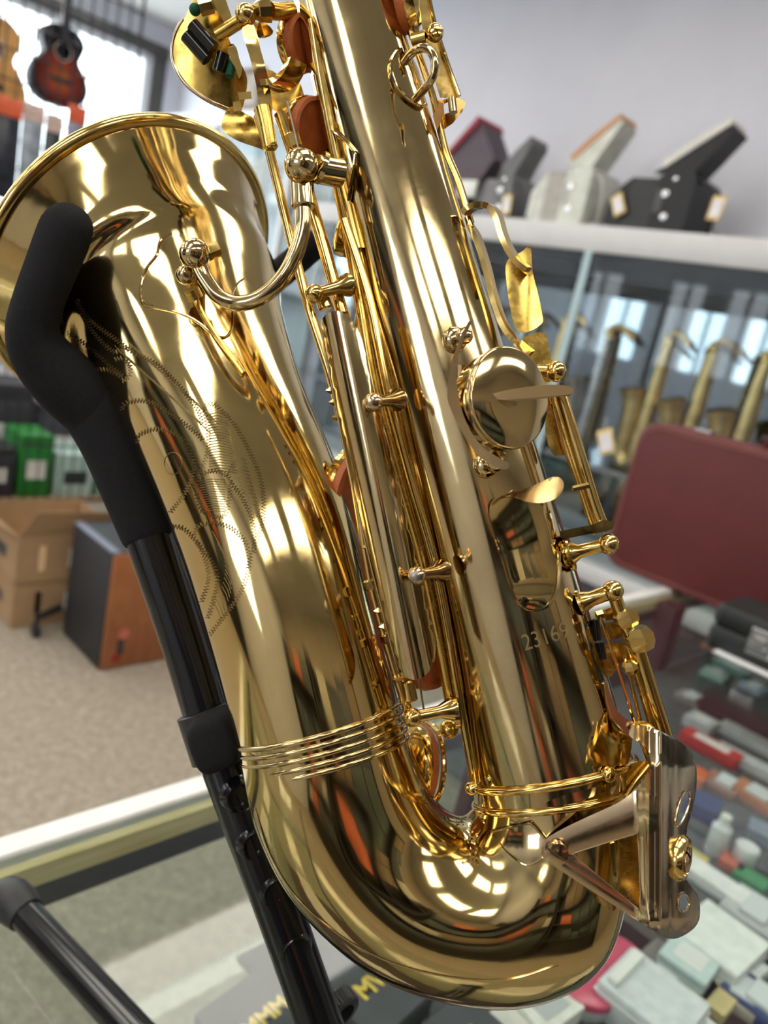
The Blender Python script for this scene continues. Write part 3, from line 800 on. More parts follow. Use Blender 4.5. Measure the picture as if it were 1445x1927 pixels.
Geo().tube([P(376,14,.286), P(400,8,.286)], W(16,.286), 8).obj('roller_carrier', KEY, sax)
tubeo('table_arm', [(408,68,.288),(452,40,.286)], 12, KEYO)
Geo().ball(P(462,28,.284), W(20,.284), FW).obj('table_ball', KEY, sax)
Geo().tube([P(476,22,.286), P(488,21,.286), P(508,20,.287)], [W(12,.286), W(19,.286), W(21,.286)], 8).obj('hex_nut', KEY, sax, False)
tubeo('table_post', [(508,20,.287),(524,22,.29),(548,20,.295)], 15, KEYO)
plate_geo([(478,42),(500,44),(514,58),(508,68),(490,72),(478,62)], lambda x, y: .291, .003, (), 10, 2).obj('key_ear', KEY, sax)
barL = [(456,52),(478,48),(490,92),(503,140),(510,180),(512,212),(490,216),(482,160),(470,108),(460,76)]
plate_geo(barL, lambda x, y: .283 + .00003*(y-50) - .0014*max(0, 1-abs(y-125)/40.), .0040, (), 8, 2).obj('table_lever', KEY, sax)
Geo().tube([P(494,205,.286), P(500,232,.286), P(508,278,.287)], [W(17,.286), W(15,.286), W(14,.287)], 18).obj('lever_sleeve', KEYO, sax)
plate_geo([(447,174),(472,172),(474,186),(450,188)], lambda x, y: .291, .004, (), 8, 0).obj('key_ear', KEY, sax)
plate_geo([(438,192),(452,190),(456,206),(440,210)], lambda x, y: .290, .004, (), 8, 0).obj('key_ear', KEY, sax)
ribbon('saddle_arm', [(506,162,.287),(524,160,.288),(542,148,.290),(552,132,.292),(558,116,.294)], .012, .0022, KEY, WD)
plate_geo([(500,130),(530,145),(556,140),(576,190),(580,215),(540,212),(512,205)], lambda x, y: .300, .002, (), 14, 2).obj('saddle_plate', KEYO, sax)
plate_geo([(436,82),(445,90),(450,110),(456,130),(450,148),(442,126),(432,110),(428,92)], lambda x, y: .2900, .002, (), 8, 2).obj('table_claw', KEY, sax)

# ---- engraving on the bell: wriggle-cut leaves and scrolls
def C0(x, y): return (x/2.408, 600 + y/2.408)
def wriggle(pts, amp=4.0, wl=6.0, n=10):
    pp = [Vector((*C0(*p), 0)) for p in pts]; pp = spline(pp, n)
    out = []; acc = 0; k = 0
    L = [0]
    for a, b in zip(pp, pp[1:]): L.append(L[-1] + (b-a).length)
    s = 0; i = 0
    while s < L[-1]:
        while i < len(L)-2 and L[i+1] < s: i += 1
        t = (s-L[i])/max(1e-6, L[i+1]-L[i]); p = pp[i].lerp(pp[i+1], t); d = (pp[i+1]-pp[i]).normalized()
        sg = 1 if k % 2 else -1; out.append((p.x - d.y*amp*sg, p.y + d.x*amp*sg)); k += 1; s += wl/2
    return out
EN = Geo()
def cut(pp, r=.00028):
    pts = []
    for x, y in pp:
        d, n = hit(x, y, None)
        if d is None or n.dot(ray(x, y).normalized()) > -.12:      # ran over the edge of the bell
            if len(pts) > 1: EN.tube(pts, r, 5)
            pts = []; continue
        pts.append(P(x, y, d) + n*.00002)
    if len(pts) > 1: EN.tube(pts, r, 5)
scrolls = [
 [(920,400),(960,385),(1000,410),(1070,490),(1130,600),(1180,720),(1195,830),(1185,940),(1140,1060),(1130,1130),(1090,1240),(1030,1330),(950,1430)],
 [(920,400),(935,460),(945,560),(930,640),(895,720),(890,800),(920,870),(1000,900),(1030,860),(1045,740),(1010,700),(950,690),(905,720)],
 [(880,980),(900,940),(970,925),(1050,950),(1110,1010),(1130,1080),(1125,1130)],
 [(782,940),(830,950),(890,1010),(930,1090),(945,1180),(910,1290)],
 [(890,1010),(930,1060),(970,1120),(985,1200),(950,1330),(935,1360)],
 [(626,560),(625,530),(700,500),(780,515),(840,560),(875,640),(870,720),(830,800),(770,880)],
 [(555,415),(565,385),(640,370),(720,395),(800,450),(880,510),(920,550)],
 [(345,-85),(380,-10),(430,70),(520,150),(600,120)],
 [(352,-80),(400,0),(520,90),(600,150),(700,200),(780,270),(850,350),(900,420),(915,480)],
 [(1045,740),(1090,800),(1130,880),(1150,960),(1150,1060)],
 [(280,-60),(275,0),(300,60),(380,110),(450,170),(520,230),(560,260)],
 [(440,230),(500,235),(560,268)], [(520,185),(560,180),(590,215),(585,260),(550,285)],
]
for sc in scrolls: cut(wriggle(sc))
cut([C0(785+40*cos(t/24*2*pi), 655+50*sin(t/24*2*pi)) for t in range(25)], .00019)
for k in range(22):                                   # ribs of the upper petal
    y = 425 + k*12.5
    cut([C0(948, y+8), C0(985+2*k*.3, y), C0(1020+k*2.4, y+10), C0(1030+k*2.6-max(0,k-14)*9, y+26)], .00019)
for k in range(14):                                   # ribs of the lower petal
    y = 730 + k*11
    cut([C0(905, y+4), C0(960, y-4), C0(1020, y)], .00016)
for k in range(26):                                   # feathering along the upper leaf
    t = k/25.; x = 520 + t*370; y = 120 + t*330
    cut([C0(x, y), C0(x+30, y+38), C0(x+70, y+62+10*t)], .00016)
    cut([C0(x+60, y-20), C0(x+95, y+24)], .00016)
for k in range(16):
    t = k/15.; x = 1085 + 75*t; y = 640 + 260*t
    cut(wriggle([(x-22, y+14), (x+8, y-12), (x+26, y+6)], 3, 5, 3), .00018)
for k in range(18):
    t = k/17.; x = 960 + 60*sin(t*3); y = 960 + 330*t
    cut([C0(x, y), C0(x+20, y+34), C0(x+30, y+70)], .00016)
eng = EN.obj('engraving', ENGR, sax)
eng['label'] = 'engraved leaves and scrolls on the bell'
# ================================================================== the saxophone stand
STO = on_z(700, 2300, .95)
stand = thing('saxophone_stand', 'black tubular saxophone stand with foam sleeved yoke standing on the glass counter', 'stand', STO, world_verts=True)
DP = .336
def sp(name, pts, rpx, m, seg=24, n=8, parent=None, **k):
    pp = spline(pts, n) if len(pts) > 2 else [Vector(p) for p in pts]
    rs = rpx if hasattr(rpx, '__len__') else None
    rr = [W(rpx, p[2]) if rs is None else 0 for p in pp]
    if rs is not None:
        q = spline([(r, 0, 0) for r in rs], n); rr = [W(q[i][0], pp[i][2]) for i in range(len(pp))]
    return Geo().tube([P(p[0],p[1],p[2]) for p in pp], rr, seg, **k).obj(name, m, parent or stand)
sp('upper_post', [(262,960,DP),(345,1200,.334),(392,1350,.332),(430,1460,.330)], 44, POST, 36)
sp('foam_sleeve', [(279,1010,DP),(276,1002,DP),(250,925,.337),(213,828,.337),(175,760,.336)], [45,49,56,62,64], FOAM, 36)
yk = sp('yoke_foam', [(215,830,.336),(172,768,.334),(120,716,.328),(78,668,.322),(62,622,.317),(72,570,.314),(96,505,.312),(118,450,.311),(127,430,.311)], [46,60,62,56,48,45,46,48,48], FOAM, 36)
Geo().ball(P(127,432,.311), W(48,.311), P(127,432,.311)-P(96,505,.312), 32).obj('foam_tip', FOAM, yk)
sp('far_yoke_arm', [(160,745,.350),(250,700,.395),(370,630,.425),(480,550,.435),(545,500,.432),(600,452,.428)], 27, FOAM, 24)
c0 = P(398,1372,.331); ax = P(430,1460,.330)-P(345,1200,.334); rc = W(54,.331)
Geo().lathe(c0, ax, [(rc*.9,-W(40,.33)),(rc,-W(38,.33)),(rc,W(52,.33)),(rc*.9,W(54,.33))], 36).obj('clamp_collar', PLAST, stand)
# rubber bumper block under the bell
g = Geo(); rings = []
bc = P(408,1392,.316); u, v, w = (IX*.93+IY*-.36), (IX*.33+IY*.94), FW
for i in range(13):
    ph = pi*i/12; zz = -cos(ph); rr = max(1e-3, sin(ph))**.45
    ring = []
    for k in range(32):
        t = 2*pi*k/32; ct, st = cos(t), sin(t)
        ring.append(bc + u*W(46,.316)*rr*math.copysign(abs(ct)**.55, ct) + v*W(53,.316)*rr*math.copysign(abs(st)**.55, st) + w*.011*math.copysign(abs(zz)**.6, zz))
    rings.append(ring)
g.loft(rings).obj('rubber_bumper', FOAM, stand)
lp = [(425,1440,.330),(470,1560,.328),(530,1725,.326),(606,1940,.324),(700,2200,.322)]
sp('lower_post', lp, [46,46,44,43,43], POST, 36)
for (x, y) in ((462,1502),(492,1592),(531,1682),(567,1792)):
    cx = 425 + (y-1440)*.363
    n_ = (IX*.42 + IY*.10 - FW*.90).normalized(); c_ = P(x-8, y, .3180)
    h = Geo().lathe(c_, n_, [(W(38,.31),-.0045),(W(34,.31),-.0014),(W(28,.31),.0004),(W(24,.31),-.0002),(W(22,.31),-.0026)], 28).obj('hole_lip', POST, stand)
    Geo().lathe(c_, n_, [(W(23,.31),-.0028),(W(23,.31),-.0020)], 24).obj('hole_floor', POST, h)
    Geo().ball(c_ + IX*W(5,.31) + IY*W(13,.31) - n_*.0008, W(7,.31)).obj('snap_button', POST, h)
# ribbed clamp knob
kc, kn = P(634,1900,.345), (IX*.55 + IY*.35 - FW*.55).normalized(); g = Geo(); rings = []
ku = kn.cross(Vector((0,0,1))).normalized(); kw = kn.cross(ku)
for rr, h in ((.0095,-.004),(.0100,-.003),(.0100,.003),(.0095,.004),(.0065,.0042),(.006,.001)):
    rings.append([kc + kn*h + (ku*cos(2*pi*k/72)+kw*sin(2*pi*k/72))*(rr*(1 if (k % 2 or rr < .007) else .965)) for k in range(72)])
g.loft(rings).obj('clamp_knob', PLAST, stand, True, 20)
# leg with rubber foot
ft = on_z(12, 1735, .965); 
legdir = (P(250,1940,.450) - P(40,1712,.522))
hub = P(40,1712,.522) + legdir*2.6
Geo().tube([P(40,1712,.522), hub], .0103, 28).obj('leg', POST, stand)
Geo().tube([P(50,1722,.519), P(34,1705,.524), P(20,1690,.529), P(8,1678,.533)], [.0118,.0138,.0140,.0115], 28).obj('rubber_foot', PLAST, stand)
for k, (b_, a_) in enumerate(((.40,-.03), (.14,-.02))):
    Geo().tube([hub, R(b_, a_, .962)], .0103, 20).obj('leg', POST, stand)
    Geo().tube([R(b_, a_, .965).lerp(hub, .06), R(b_, a_, .965)], .0135, 20).obj('rubber_foot', PLAST, stand)
Geo().tube([P(700,2200,.322), hub + Vector((0,0,-.012))], .0125, 24).obj('hub', PLAST, stand)
# ================================================================== glass sales counters
TOPG = glass('counter_glass', (.93, .96, .95), .95, .03)
SHELFG = glass('shelf_glass', (.90, .95, .93), .9, .04)
WHITE = mat('white_laminate', (.78, .78, .75), .35, 0, .05, 20)
WOODY = None
def wood(name, c1, c2, sc=(3, 40, 40), rough=.4):
    m, nt, b = nodes_of(name)
    v = coords(nt, sc); f = noise(nt, v, 3.0, 6, .6)
    nt.links.new(ramp(nt, f, [(.3, c1), (.7, c2)]), b.inputs['Base Color'])
    b.inputs['Roughness'].default_value = rough; MATS[name] = m
    return m
OAK = wood('yellow_oak', (.52, .42, .18), (.74, .66, .40))
MAROON = wood('maroon_wood', (.045, .012, .016), (.085, .028, .034))
SEAL = mat('dark_rail', (.05, .055, .065), .4, 0, .2, 30)
FELTG = mat('charcoal_mat', (.075, .08, .085), .9, 0, .3, 60)
STAINL = mat('steel_rail', (.5, .5, .5), .3, 1, .1, 20)
def counter(b0, b1, a0, a1, label, mat_from):
    t = thing('display_counter', label, 'counter', R(b0, a0, 0), RZ)
    L, D = b1-b0, a1-a0
    Geo().box((0, 0, .942), (L, D-.004, .950)).obj('glass_top', TOPG, t, False)
    Geo().box((0, D-.004, .925), (L, D+.018, .953), .003).obj('edge_trim', WHITE, t)
    Geo().box((0, D-.012, .921), (L, D-.004, .941)).obj('wood_rail', OAK, t, False)
    Geo().box((0, D-.012, .898), (L, D-.003, .921)).obj('dark_rail', SEAL, t, False)
    Geo().box((.02, D-.010, .12), (L-.02, D-.005, .895)).obj('front_glass', SHELFG, t, False)
    Geo().box((0, 0, 0), (L, D, .10), .004).obj('plinth', MAROON, t)
    Geo().box((0, 0, .10), (.02, .02, .942)).obj('corner_post', MAROON, t, False)
    Geo().box((L-.02, 0, .10), (L, .02, .942)).obj('corner_post', MAROON, t, False)
    Geo().box((L-.02, D-.03, .10), (L, D-.012, .942)).obj('corner_post', MAROON, t, False)
    Geo().box((.03, .02, .788), (L-.03, D-.05, .796)).obj('glass_shelf', SHELFG, t, False)
    if mat_from is not None:
        Geo().box((mat_from, .03, .7965), (L-.035, D-.06, .7995)).obj('shelf_mat', FELTG, t, False)
    for x in (.06, L-.06):
        Geo().box((x-.012, .03, .765), (x+.012, D-.06, .787)).obj('shelf_bracket', STAINL, t, False)
    return t
c1 = counter(-.62, .792, -.14, .50, 'glass topped display counter with white edge trim under the saxophone stand', 1.02)
c2 = counter(.800, 2.02, -.14, .645, 'glass topped display counter carrying the red instrument case', .03)
pp = on_z(1262, 1145, .93); pb, pa = pp.dot(BV), pp.dot(AV)
Geo().box((pb-.80-.024, pa+.14-.024, .10), (pb-.80+.024, pa+.14+.024, .941), .004).obj('wooden_upright', MAROON, c2)
Geo().box((.66, .16, .800), (.78, .62, .813), .003).obj('maroon_divider', MAROON, c2)

# ---- goods on the counter shelf
SZ = .7996
def carton(px, py, w, l, h, col, label, grp=None, kind='box', yaw=0, name=None, z=SZ, lab=None):
    c = on_z(px, py, z + h)
    m = mat('carton_%d_%d_%d' % tuple(int(q*255) for q in col), col, .45, 0, .12, 60)
    nm = name or {'box': 'small_carton', 'card': 'card_packet', 'tin': 'round_tin', 'clear': 'clear_box', 'bottle': 'bottle'}[kind]
    t = thing(nm, label, {'box': 'box', 'card': 'packet', 'tin': 'tin', 'clear': 'box', 'bottle': 'bottle'}[kind], (c.x, c.y, z), RZ + radians(yaw), grp)
    if kind == 'box':
        Geo().box((-w/2, -l/2, 0), (w/2, l/2, h*.72), .002).obj('body', m, t)
        Geo().box((-w/2-.0006, -l/2-.0006, h*.72), (w/2+.0006, l/2+.0006, h), .002).obj('lid', m, t)
        if lab: Geo().box((-w*.3, -l*.3, h-.0003), (w*.3, l*.3, h+.0006)).obj('printed_label', mat('label_%d_%d_%d' % tuple(int(q*255) for q in lab), lab, .5), t, False)
    elif kind == 'card':
        Geo().box((-w/2, -l/2, 0), (w/2, l/2, h), .001).obj('backing', m, t)
        Geo().box((-w*.36, -l*.32, h), (w*.36, l*.20, h+.006), .002).obj('blister', mat('blister_plastic', (.62, .66, .68), .15, 0, .05, 20), t)
    elif kind == 'tin':
        Geo().lathe((0,0,0), (0,0,1), [(w*.48,0),(w*.5,.002),(w*.5,h*.6),(w*.48,h*.61)], 36).obj('body', m, t)
        Geo().lathe((0,0,0), (0,0,1), [(w*.51,h*.6),(w*.52,h*.62),(w*.52,h*.95),(w*.49,h),(w*.2,h)], 36).obj('lid', mat('lid_%d' % int(col[0]*255), [min(1, q*1.15) for q in col], .25, 0, .05, 30), t)
    elif kind == 'clear':
        Geo().box((-w/2, -l/2, 0), (w/2, l/2, h), .003).obj('shell', m, t)
        Geo().box((-w/2-.001, -l/2-.001, h*.7), (w/2+.001, l/2+.001, h*.75), .0005).obj('lid_seam', WHITE, t)
        Geo().box((-w*.4, l*.30, h), (w*.4, l*.44, h+.006), .002).obj('hinge_strip', WHITE, t)
    elif kind == 'bottle':
        Geo().lathe((0,0,0), (0,0,1), [(w*.45,0),(w*.5,.002),(w*.5,h*.7),(w*.25,h*.82),(w*.22,h*.86)], 24).obj('body', m, t)
        Geo().lathe((0,0,0), (0,0,1), [(w*.27,h*.86),(w*.28,h*.9),(w*.26,h)], 20).obj('cap', WHITE, t)
    return t
W1, G1, RD, OR, NV, YE, TN, GR, PK, TE = (.72,.73,.72), (.45,.47,.48), (.50,.05,.05), (.60,.14,.05), (.03,.05,.16), (.52,.42,.12), (.46,.36,.20), (.05,.25,.10), (.50,.07,.13), (.50,.62,.62)
goods = [
 (1322,1352,.05,.05,.02,G1,'pale grey square carton beside the maroon upright','box',0,W1),
 (1340,1398,.035,.10,.02,RD,'red carton with white label behind the key guard','box',0,W1),
 (1415,1385,.035,.11,.018,G1,'long grey carton near the maroon divider','box',0,None),
 (1418,1432,.03,.12,.018,(.55,.56,.57),'long silver grey sleeve box beside the grey carton','box',3,None),
 (1308,1452,.045,.035,.02,OR,'bright orange red carton tucked by the key guard','box',8,None),
 (1362,1470,.05,.05,.015,(.30,.17,.13),'brown card packet with clear blister','card',5,None),
 (1424,1492,.05,.07,.016,(.45,.20,.12),'rust orange card packet with clear blister','card',-4,None),
 (1325,1505,.045,.045,.022,NV,'navy blue small carton','box',12,None),
 (1368,1535,.026,.026,.06,(.66,.68,.70),'white bottle with cap standing among the cartons','bottle',0,None),
 (1408,1592,.03,.03,.03,(.60,.62,.62),'small silver grey tin near the glass joint','tin',0,None),
 (1300,1606,.03,.04,.012,YE,'mustard yellow flat carton beside the adjusting nut','box',0,None),
 (1352,1655,.035,.09,.014,W1,'narrow white carton along the shelf edge','box',0,None),
 (1380,1618,.03,.03,.012,(.50,.12,.07),'small brick red carton beside the green one','box',10,None),
 (1415,1648,.03,.04,.012,GR,'small green carton beside the brick red one','box',5,None),
 (1420,1710,.07,.06,.012,G1,'flat grey card packet with blister','card',0,None),
 (1358,1760,.085,.075,.03,(.74,.78,.75),'large white carton with pale blank lid','box',-3,None),
 (1300,1800,.05,.05,.028,TE,'pale teal carton beside the large white carton','box',4,W1),
 (1398,1800,.06,.05,.012,(.70,.72,.72),'white card packet with blister and grey print','card',-6,None),
 (1164,1795,.055,.055,.02,PK,'round raspberry pink tin under the bow','tin',0,None),
 (1105,1838,.066,.066,.022,(.50,.53,.54),'round frosted grey tin under the bow','tin',0,None),
 (1232,1868,.075,.085,.035,(.62,.66,.68),'frosted clear plastic box with white hinge','clear',2,None),
 (1262,1818,.022,.022,.016,W1,'tiny white cube carton beside the clear box','box',8,None),
 (1312,1845,.035,.035,.014,TN,'tan square carton in the middle of the shelf','box',0,None),
 (1345,1872,.035,.035,.014,(.56,.46,.22),'golden tan square carton beside the tan one','box',0,None),
 (1290,1905,.03,.06,.016,W1,'slim white carton beside the golden tan carton','box',0,G1),
 (1395,1862,.05,.05,.012,(.50,.45,.38),'cream card packet with blister','card',10,None),
 (1436,1880,.05,.07,.016,NV,'navy blue card packet with blister','card',0,None),
 (1438,1790,.04,.03,.012,(.30,.08,.22),'plum purple small carton','box',0,None),
 (1030,1885,.06,.045,.02,(.70,.69,.64),'off white carton with grey label under the bow','box',-4,G1),
 (985,1918,.05,.05,.016,(.62,.60,.55),'beige carton beside the off white carton','box',6,None),
 (1440,1560,.04,.04,.02,(.20,.24,.30),'slate blue carton by the glass joint','box',15,None),
 (1240,1800,.05,.03,.012,(.18,.16,.15),'dark brown flat carton behind the clear box','box',0,None),
 (1380,1250,.05,.07,.015,(.20,.36,.32),'dark teal card packet with blister near the black case','card',0,None),
 (1345,1265,.05,.05,.012,(.36,.52,.46),'pale green card packet with blister','card',6,None),
 (1420,1290,.05,.05,.012,(.30,.36,.44),'grey blue card packet with blister','card',-5,None),
 (1345,1215,.04,.05,.012,(.50,.22,.14),'dusty orange card packet with blister','card',0,None),
 (1300,1310,.05,.05,.012,(.24,.22,.22),'dark grey card packet with blister','card',0,None),
]
for (px,py,w,l,h,col,lab,kd,yaw,pl) in goods:
    carton(px, py, w, l, h, col, lab, 'goods on the counter shelf', kd, yaw, lab=pl)
# black boxes with gold lettering seen through the glass
GOLDI = mat('gold_ink', (.72, .52, .08), .45, 0, .1, 40)
def letter_box(px, py, w, l, h, txt, size, label, yaw):
    c = on_z(px, py, SZ-.004+h)
    t = thing('accessory_box', label, 'box', (c.x, c.y, SZ-.0034), RZ + radians(yaw), 'black boxes with gold lettering')
    Geo().box((-w/2, -l/2, 0), (w/2, l/2, h*.6), .003).obj('body', mat('charcoal_card', (.045, .05, .06), .5, 0, .2, 30), t)
    Geo().box((-w/2-.001, -l/2-.001, h*.6), (w/2+.001, l/2+.001, h), .003).obj('lid', MATS['charcoal_card'], t)
    V, F = text_polys(txt, size, .0006)
    Geo().add([Vector((v.x, v.y, h+.0007)) for v in V], F).obj('gold_lettering', GOLDI, t, False)
letter_box(500, 1915, .085, .08, .03, 'MMM', .020, 'black box with bold gold letters beside the lower post', 8)
letter_box(705, 1850, .085, .08, .035, 'MW', .024, 'black box with gold letters below the bow', 6)
letter_box(880, 1960, .08, .07, .03, 'MM', .020, 'black box with gold letters nearest the counter edge', 4)

# ---- red instrument case, dark case behind, tag, black case, paper
REDV = mat('red_vinyl', (.105, .0115, .0125), .6, 0, .10, 14, .1)
REDT = mat('red_binding', (.16, .035, .03), .45, 0, .12, 20)
def rrect(w, h, r, n=8):
    out = []
    for cx, cy, a0 in ((w-r, h-r, 0), (r, h-r, 90), (r, r, 180), (w-r, r, 270)):
        for k in range(n+1):
            a = radians(a0 + 90*k/n); out.append((cx + r*cos(a), cy + r*sin(a)))
    return out
def case(name, label, b, a_far, z, length, height, depth, m, m2, rad=.045, lean=0):
    """case standing on edge; its broad face looks along -B; local x runs towards -A"""
    t = thing(name, label, 'case', R(b, a_far, z), RZ - pi/2)
    o = rrect(length, height, rad)
    def off(o, e): 
        cx, cy = length/2, height/2
        return [(cx+(x-cx)*(1-2*e/length), cy+(y-cy)*(1-2*e/height)) for x, y in o]
    rings = [[Vector((x, y_, z_)) for x, z_ in off(o, e)] for y_, e in ((0, .010), (.004, .003), (.012, 0), (depth*.45, 0), (depth*.46, .003), (depth*.48, .003), (depth*.49, 0), (depth-.012, 0), (depth-.003, .004), (depth, .012))]
    Geo().loft(rings).obj('shell', m, t, True, 50)
    e = off(o, .014)
    Geo().tube([Vector((x, .002, z_)) for x, z_ in e], .0035, 8, closed=True, ref=(0,1,0)).obj('piping', m2, t)
    e = off(o, .006)
    Geo().tube([Vector((x, .0055, z_)) for x, z_ in e], .004, 8, closed=True, ref=(0,1,0)).obj('binding', m2, t)
    for x in (.12, length*.5, length-.12):
        Geo().box((x-.02, depth*.36, height), (x+.02, depth*.58, height+.006), .002).obj('latch', STAINL, t)
    Geo().tube([Vector((length*.40, depth*.47, height)), Vector((length*.42, depth*.47, height+.03)), Vector((length*.58, depth*.47, height+.03)), Vector((length*.60, depth*.47, height))], .006, 10).obj('handle', m, t)
    return t
q = on_b(1127, 1062, 1.63); qt = on_b(1185, 786, 1.63)
case('instrument_case', 'dark red instrument case with pale piping standing on the counter', 1.63, q.dot(AV), .953, .62, qt.z-.953+.006, .13, REDV, REDT)
CTOP = qt.z
case('flat_case', 'dark maroon slim case standing behind the red case', 1.80, q.dot(AV)+.035, .953, .55, CTOP-.953-.01, .06, mat('maroon_vinyl', (.05,.016,.02), .45, 0, .15, 14), REDT, .03)
tg = on_b(1140, 830, 1.795)
t = thing('price_tag', 'white price tag with yellow border hanging on the maroon case', 'tag', tg, RZ - pi/2)
Geo().box((-.022, -.001, -.034), (.022, .001, .030), .0008).obj('card', mat('tag_yellow', (.72, .52, .18), .6), t)
Geo().box((-.016, -.0025, -.026), (.016, -.001, .020)).obj('printed_face', mat('tag_white', (.78, .76, .80), .6), t, False)
Geo().tube([(0,0,.028),(.004,.01,.05),(.002,.02,.062)], .0006, 6).obj('string', WHITE, t)
t.rotation_euler = (0, radians(-28), RZ - pi/2)
k = on_z(1322, 1212, .953)
t = thing('small_case', 'black padded case with a silver latch lying on the counter', 'case', (k.x, k.y, .953), RZ - pi/2)
BLKC = mat('black_case_vinyl', (.010, .013, .013), .5, 0, .2, 40, .2)
Geo().box((0, 0, 0), (.34, .13, .042), .010).obj('base', BLKC, t)
Geo().box((0, 0, .044), (.34, .13, .082), .012).obj('lid', BLKC, t)
lt = Geo().box((.070, -.006, .022), (.112, .001, .068), .002).obj('latch', mat('chrome', (.75,.75,.76), .2, 1, .05, 20), t)
Geo().box((.080, -.010, .036), (.102, -.005, .056), .002).obj('latch_lever', MATS['chrome'], lt)
Geo().box((.240, -.006, .022), (.282, .001, .068), .002).obj('latch', MATS['chrome'], t)
k = on_z(1425, 1258, .9535)
t = tag(Geo().box((-.02, -.10, 0), (.02, .10, .0022), .0004).obj('paper_strip', mat('paper', (.82,.82,.84), .6, 0, .03, 20)), 'white paper strip lying before the black case', 'paper')
t.location = (k.x+.02, k.y-.02, .9536); t.rotation_euler = (0, 0, RZ)
# ================================================================== wall cabinet with brass instruments
CBF, CBB = 3.10, 3.53
CA0, CA1 = -1.4, 4.25
MIRR = mat('mirror', (.36, .40, .42), .03, 1, .02, 3)
CABG = glass('cabinet_glass', (.85, .88, .89), .9, .02)
DARKC = mat('cabinet_dark', (.03, .035, .042), .5, 0, .2, 8)
GREYF = mat('cabinet_fascia', (.62, .62, .63), .5, 0, .04, 8)
cab = thing('glass_cabinet', 'tall glass fronted wall cabinet with pale grey top fascia', 'cabinet', R(CBF, CA0, 0), RZ)
L = CA1 - CA0; D = CBB - CBF
Geo().box((0, 0, 1.85), (D, L, 1.962), .004).obj('top_fascia', GREYF, cab)
Geo().box((.01, 0, 1.74), (D, L, 1.85)).obj('inner_header', DARKC, cab, False)
Geo().box((0, 0, 0), (D, L, .44), .004).obj('base', DARKC, cab)
Geo().box((-.02, 0, .44), (D, L, .52), .004).obj('base_rail', GREYF, cab)
Geo().box((D-.012, 0, .52), (D-.004, L, 1.74)).obj('mirror_back', MIRR, cab, False)
for z in (.93,):
    Geo().box((.03, 0, z), (D-.02, L, z+.012)).obj('shelf', CABG, cab, False)
    Geo().box((.02, 0, z-.004), (.032, L, z+.016)).obj('shelf_nosing', STAINL, cab, False)
ndoor = 5
for kx in range(ndoor):
    y0 = L*kx/ndoor; y1 = L*(kx+1)/ndoor
    d = Geo().box((.004, y0+.012, .54), (.010, y1-.012, 1.845)).obj('glass_door', CABG, cab, False)
    Geo().box((-.012, y0+.06, 1.10), (.002, y0+.075, 1.22), .002).obj('door_pull', STAINL, d)
pe = on_b(1098, 510, CBF); ye = pe.dot(AV) - CA0
PALE = mat('pale_edge', (.42, .56, .60), .25, 0, .05, 10)
for yy in [ye + s*L/ndoor for s in (-3,-2,-1,0,1)]:
    if 0 < yy < L: Geo().box((.0, yy-.018, .52), (.014, yy+.018, 1.85)).obj('door_edge', PALE, cab, False)
# brass instruments standing on the shelf
HB = mat('old_brass', (.80, .57, .24), .34, 1, .3, 14)
HS = mat('silver_plate', (.58, .57, .55), .25, 1, .2, 14)
def horn(m, mk, label, h=.60):
    t = thing('shelf_saxophone', label, 'saxophone', (0,0,0), 0, 'saxophones on the cabinet shelf')
    Geo().tube([(0,0,.10),(0,0,.30),(0,0,h)], [.040,.034,.024], 20).obj('body_tube', m, t)
    Geo().tube(spline([(0,0,.11),(0,.004,.055),(0,.042,.028),(0,.082,.055),(0,.09,.11)], 6), [.040]*25, 20).obj('bow', m, t)
    Geo().tube([(0,.09,.10),(0,.092,.22),(0,.10,.30),(0,.108,.335),(0,.114,.352)], [.040,.045,.050,.058,.068], 24).obj('bell', m, t)
    Geo().tube(spline([(0,0,h),(0,.004,h+.03),(0,-.02,h+.055),(0,-.07,h+.045),(0,-.12,h+.015)], 6), [.024]*8+[.016]*17, 14).obj('neck', mk, t)
    Geo().tube([(0,-.11,h+.021),(0,-.155,h-.008)], [.011,.008], 12).obj('mouthpiece', CORK, t)
    for z in (.16,.22,.28,.34,.40,.46):
        Geo().lathe((.022,-.012,z), (.9,-.4,0), [(.017,0),(.018,.004),(.008,.006)], 16).obj('key_cup', mk, t)
    Geo().tube([(.032,.012,.10),(.024,.012,.5)], .0035, 8).obj('key_rod', mk, t)
    Geo().lathe((0,.02,-.001), (0,0,1), [(.07,0),(.07,.008),(.02,.014),(.012,.05)], 20).obj('stand_foot', CORK, t)
    return t
ha = horn(HB, KEY, 'aged brass saxophone standing on the cabinet shelf', .58); hb = horn(HS, HB, 'tarnished silver saxophone standing on the cabinet shelf', .56)
spots = [(1.19,0),(1.42,0),(1.64,0),(1.90,1),(2.16,0),(2.42,1),(2.68,0),(2.94,0),(3.2,1),(3.46,0),(3.72,1),(.94,0),(.68,1)]
used = set()
for i, (a, kd) in enumerate(spots):
    src = hb if kd else ha
    o = src if kd not in used else copy_tree(src)
    used.add(kd)
    o.location = R(3.27 + .03*((i*7) % 3 - 1), a, .943); o.rotation_euler = (0, 0, RZ + pi/2 + radians([-95,-82,-105,-88,-98][i % 5]))

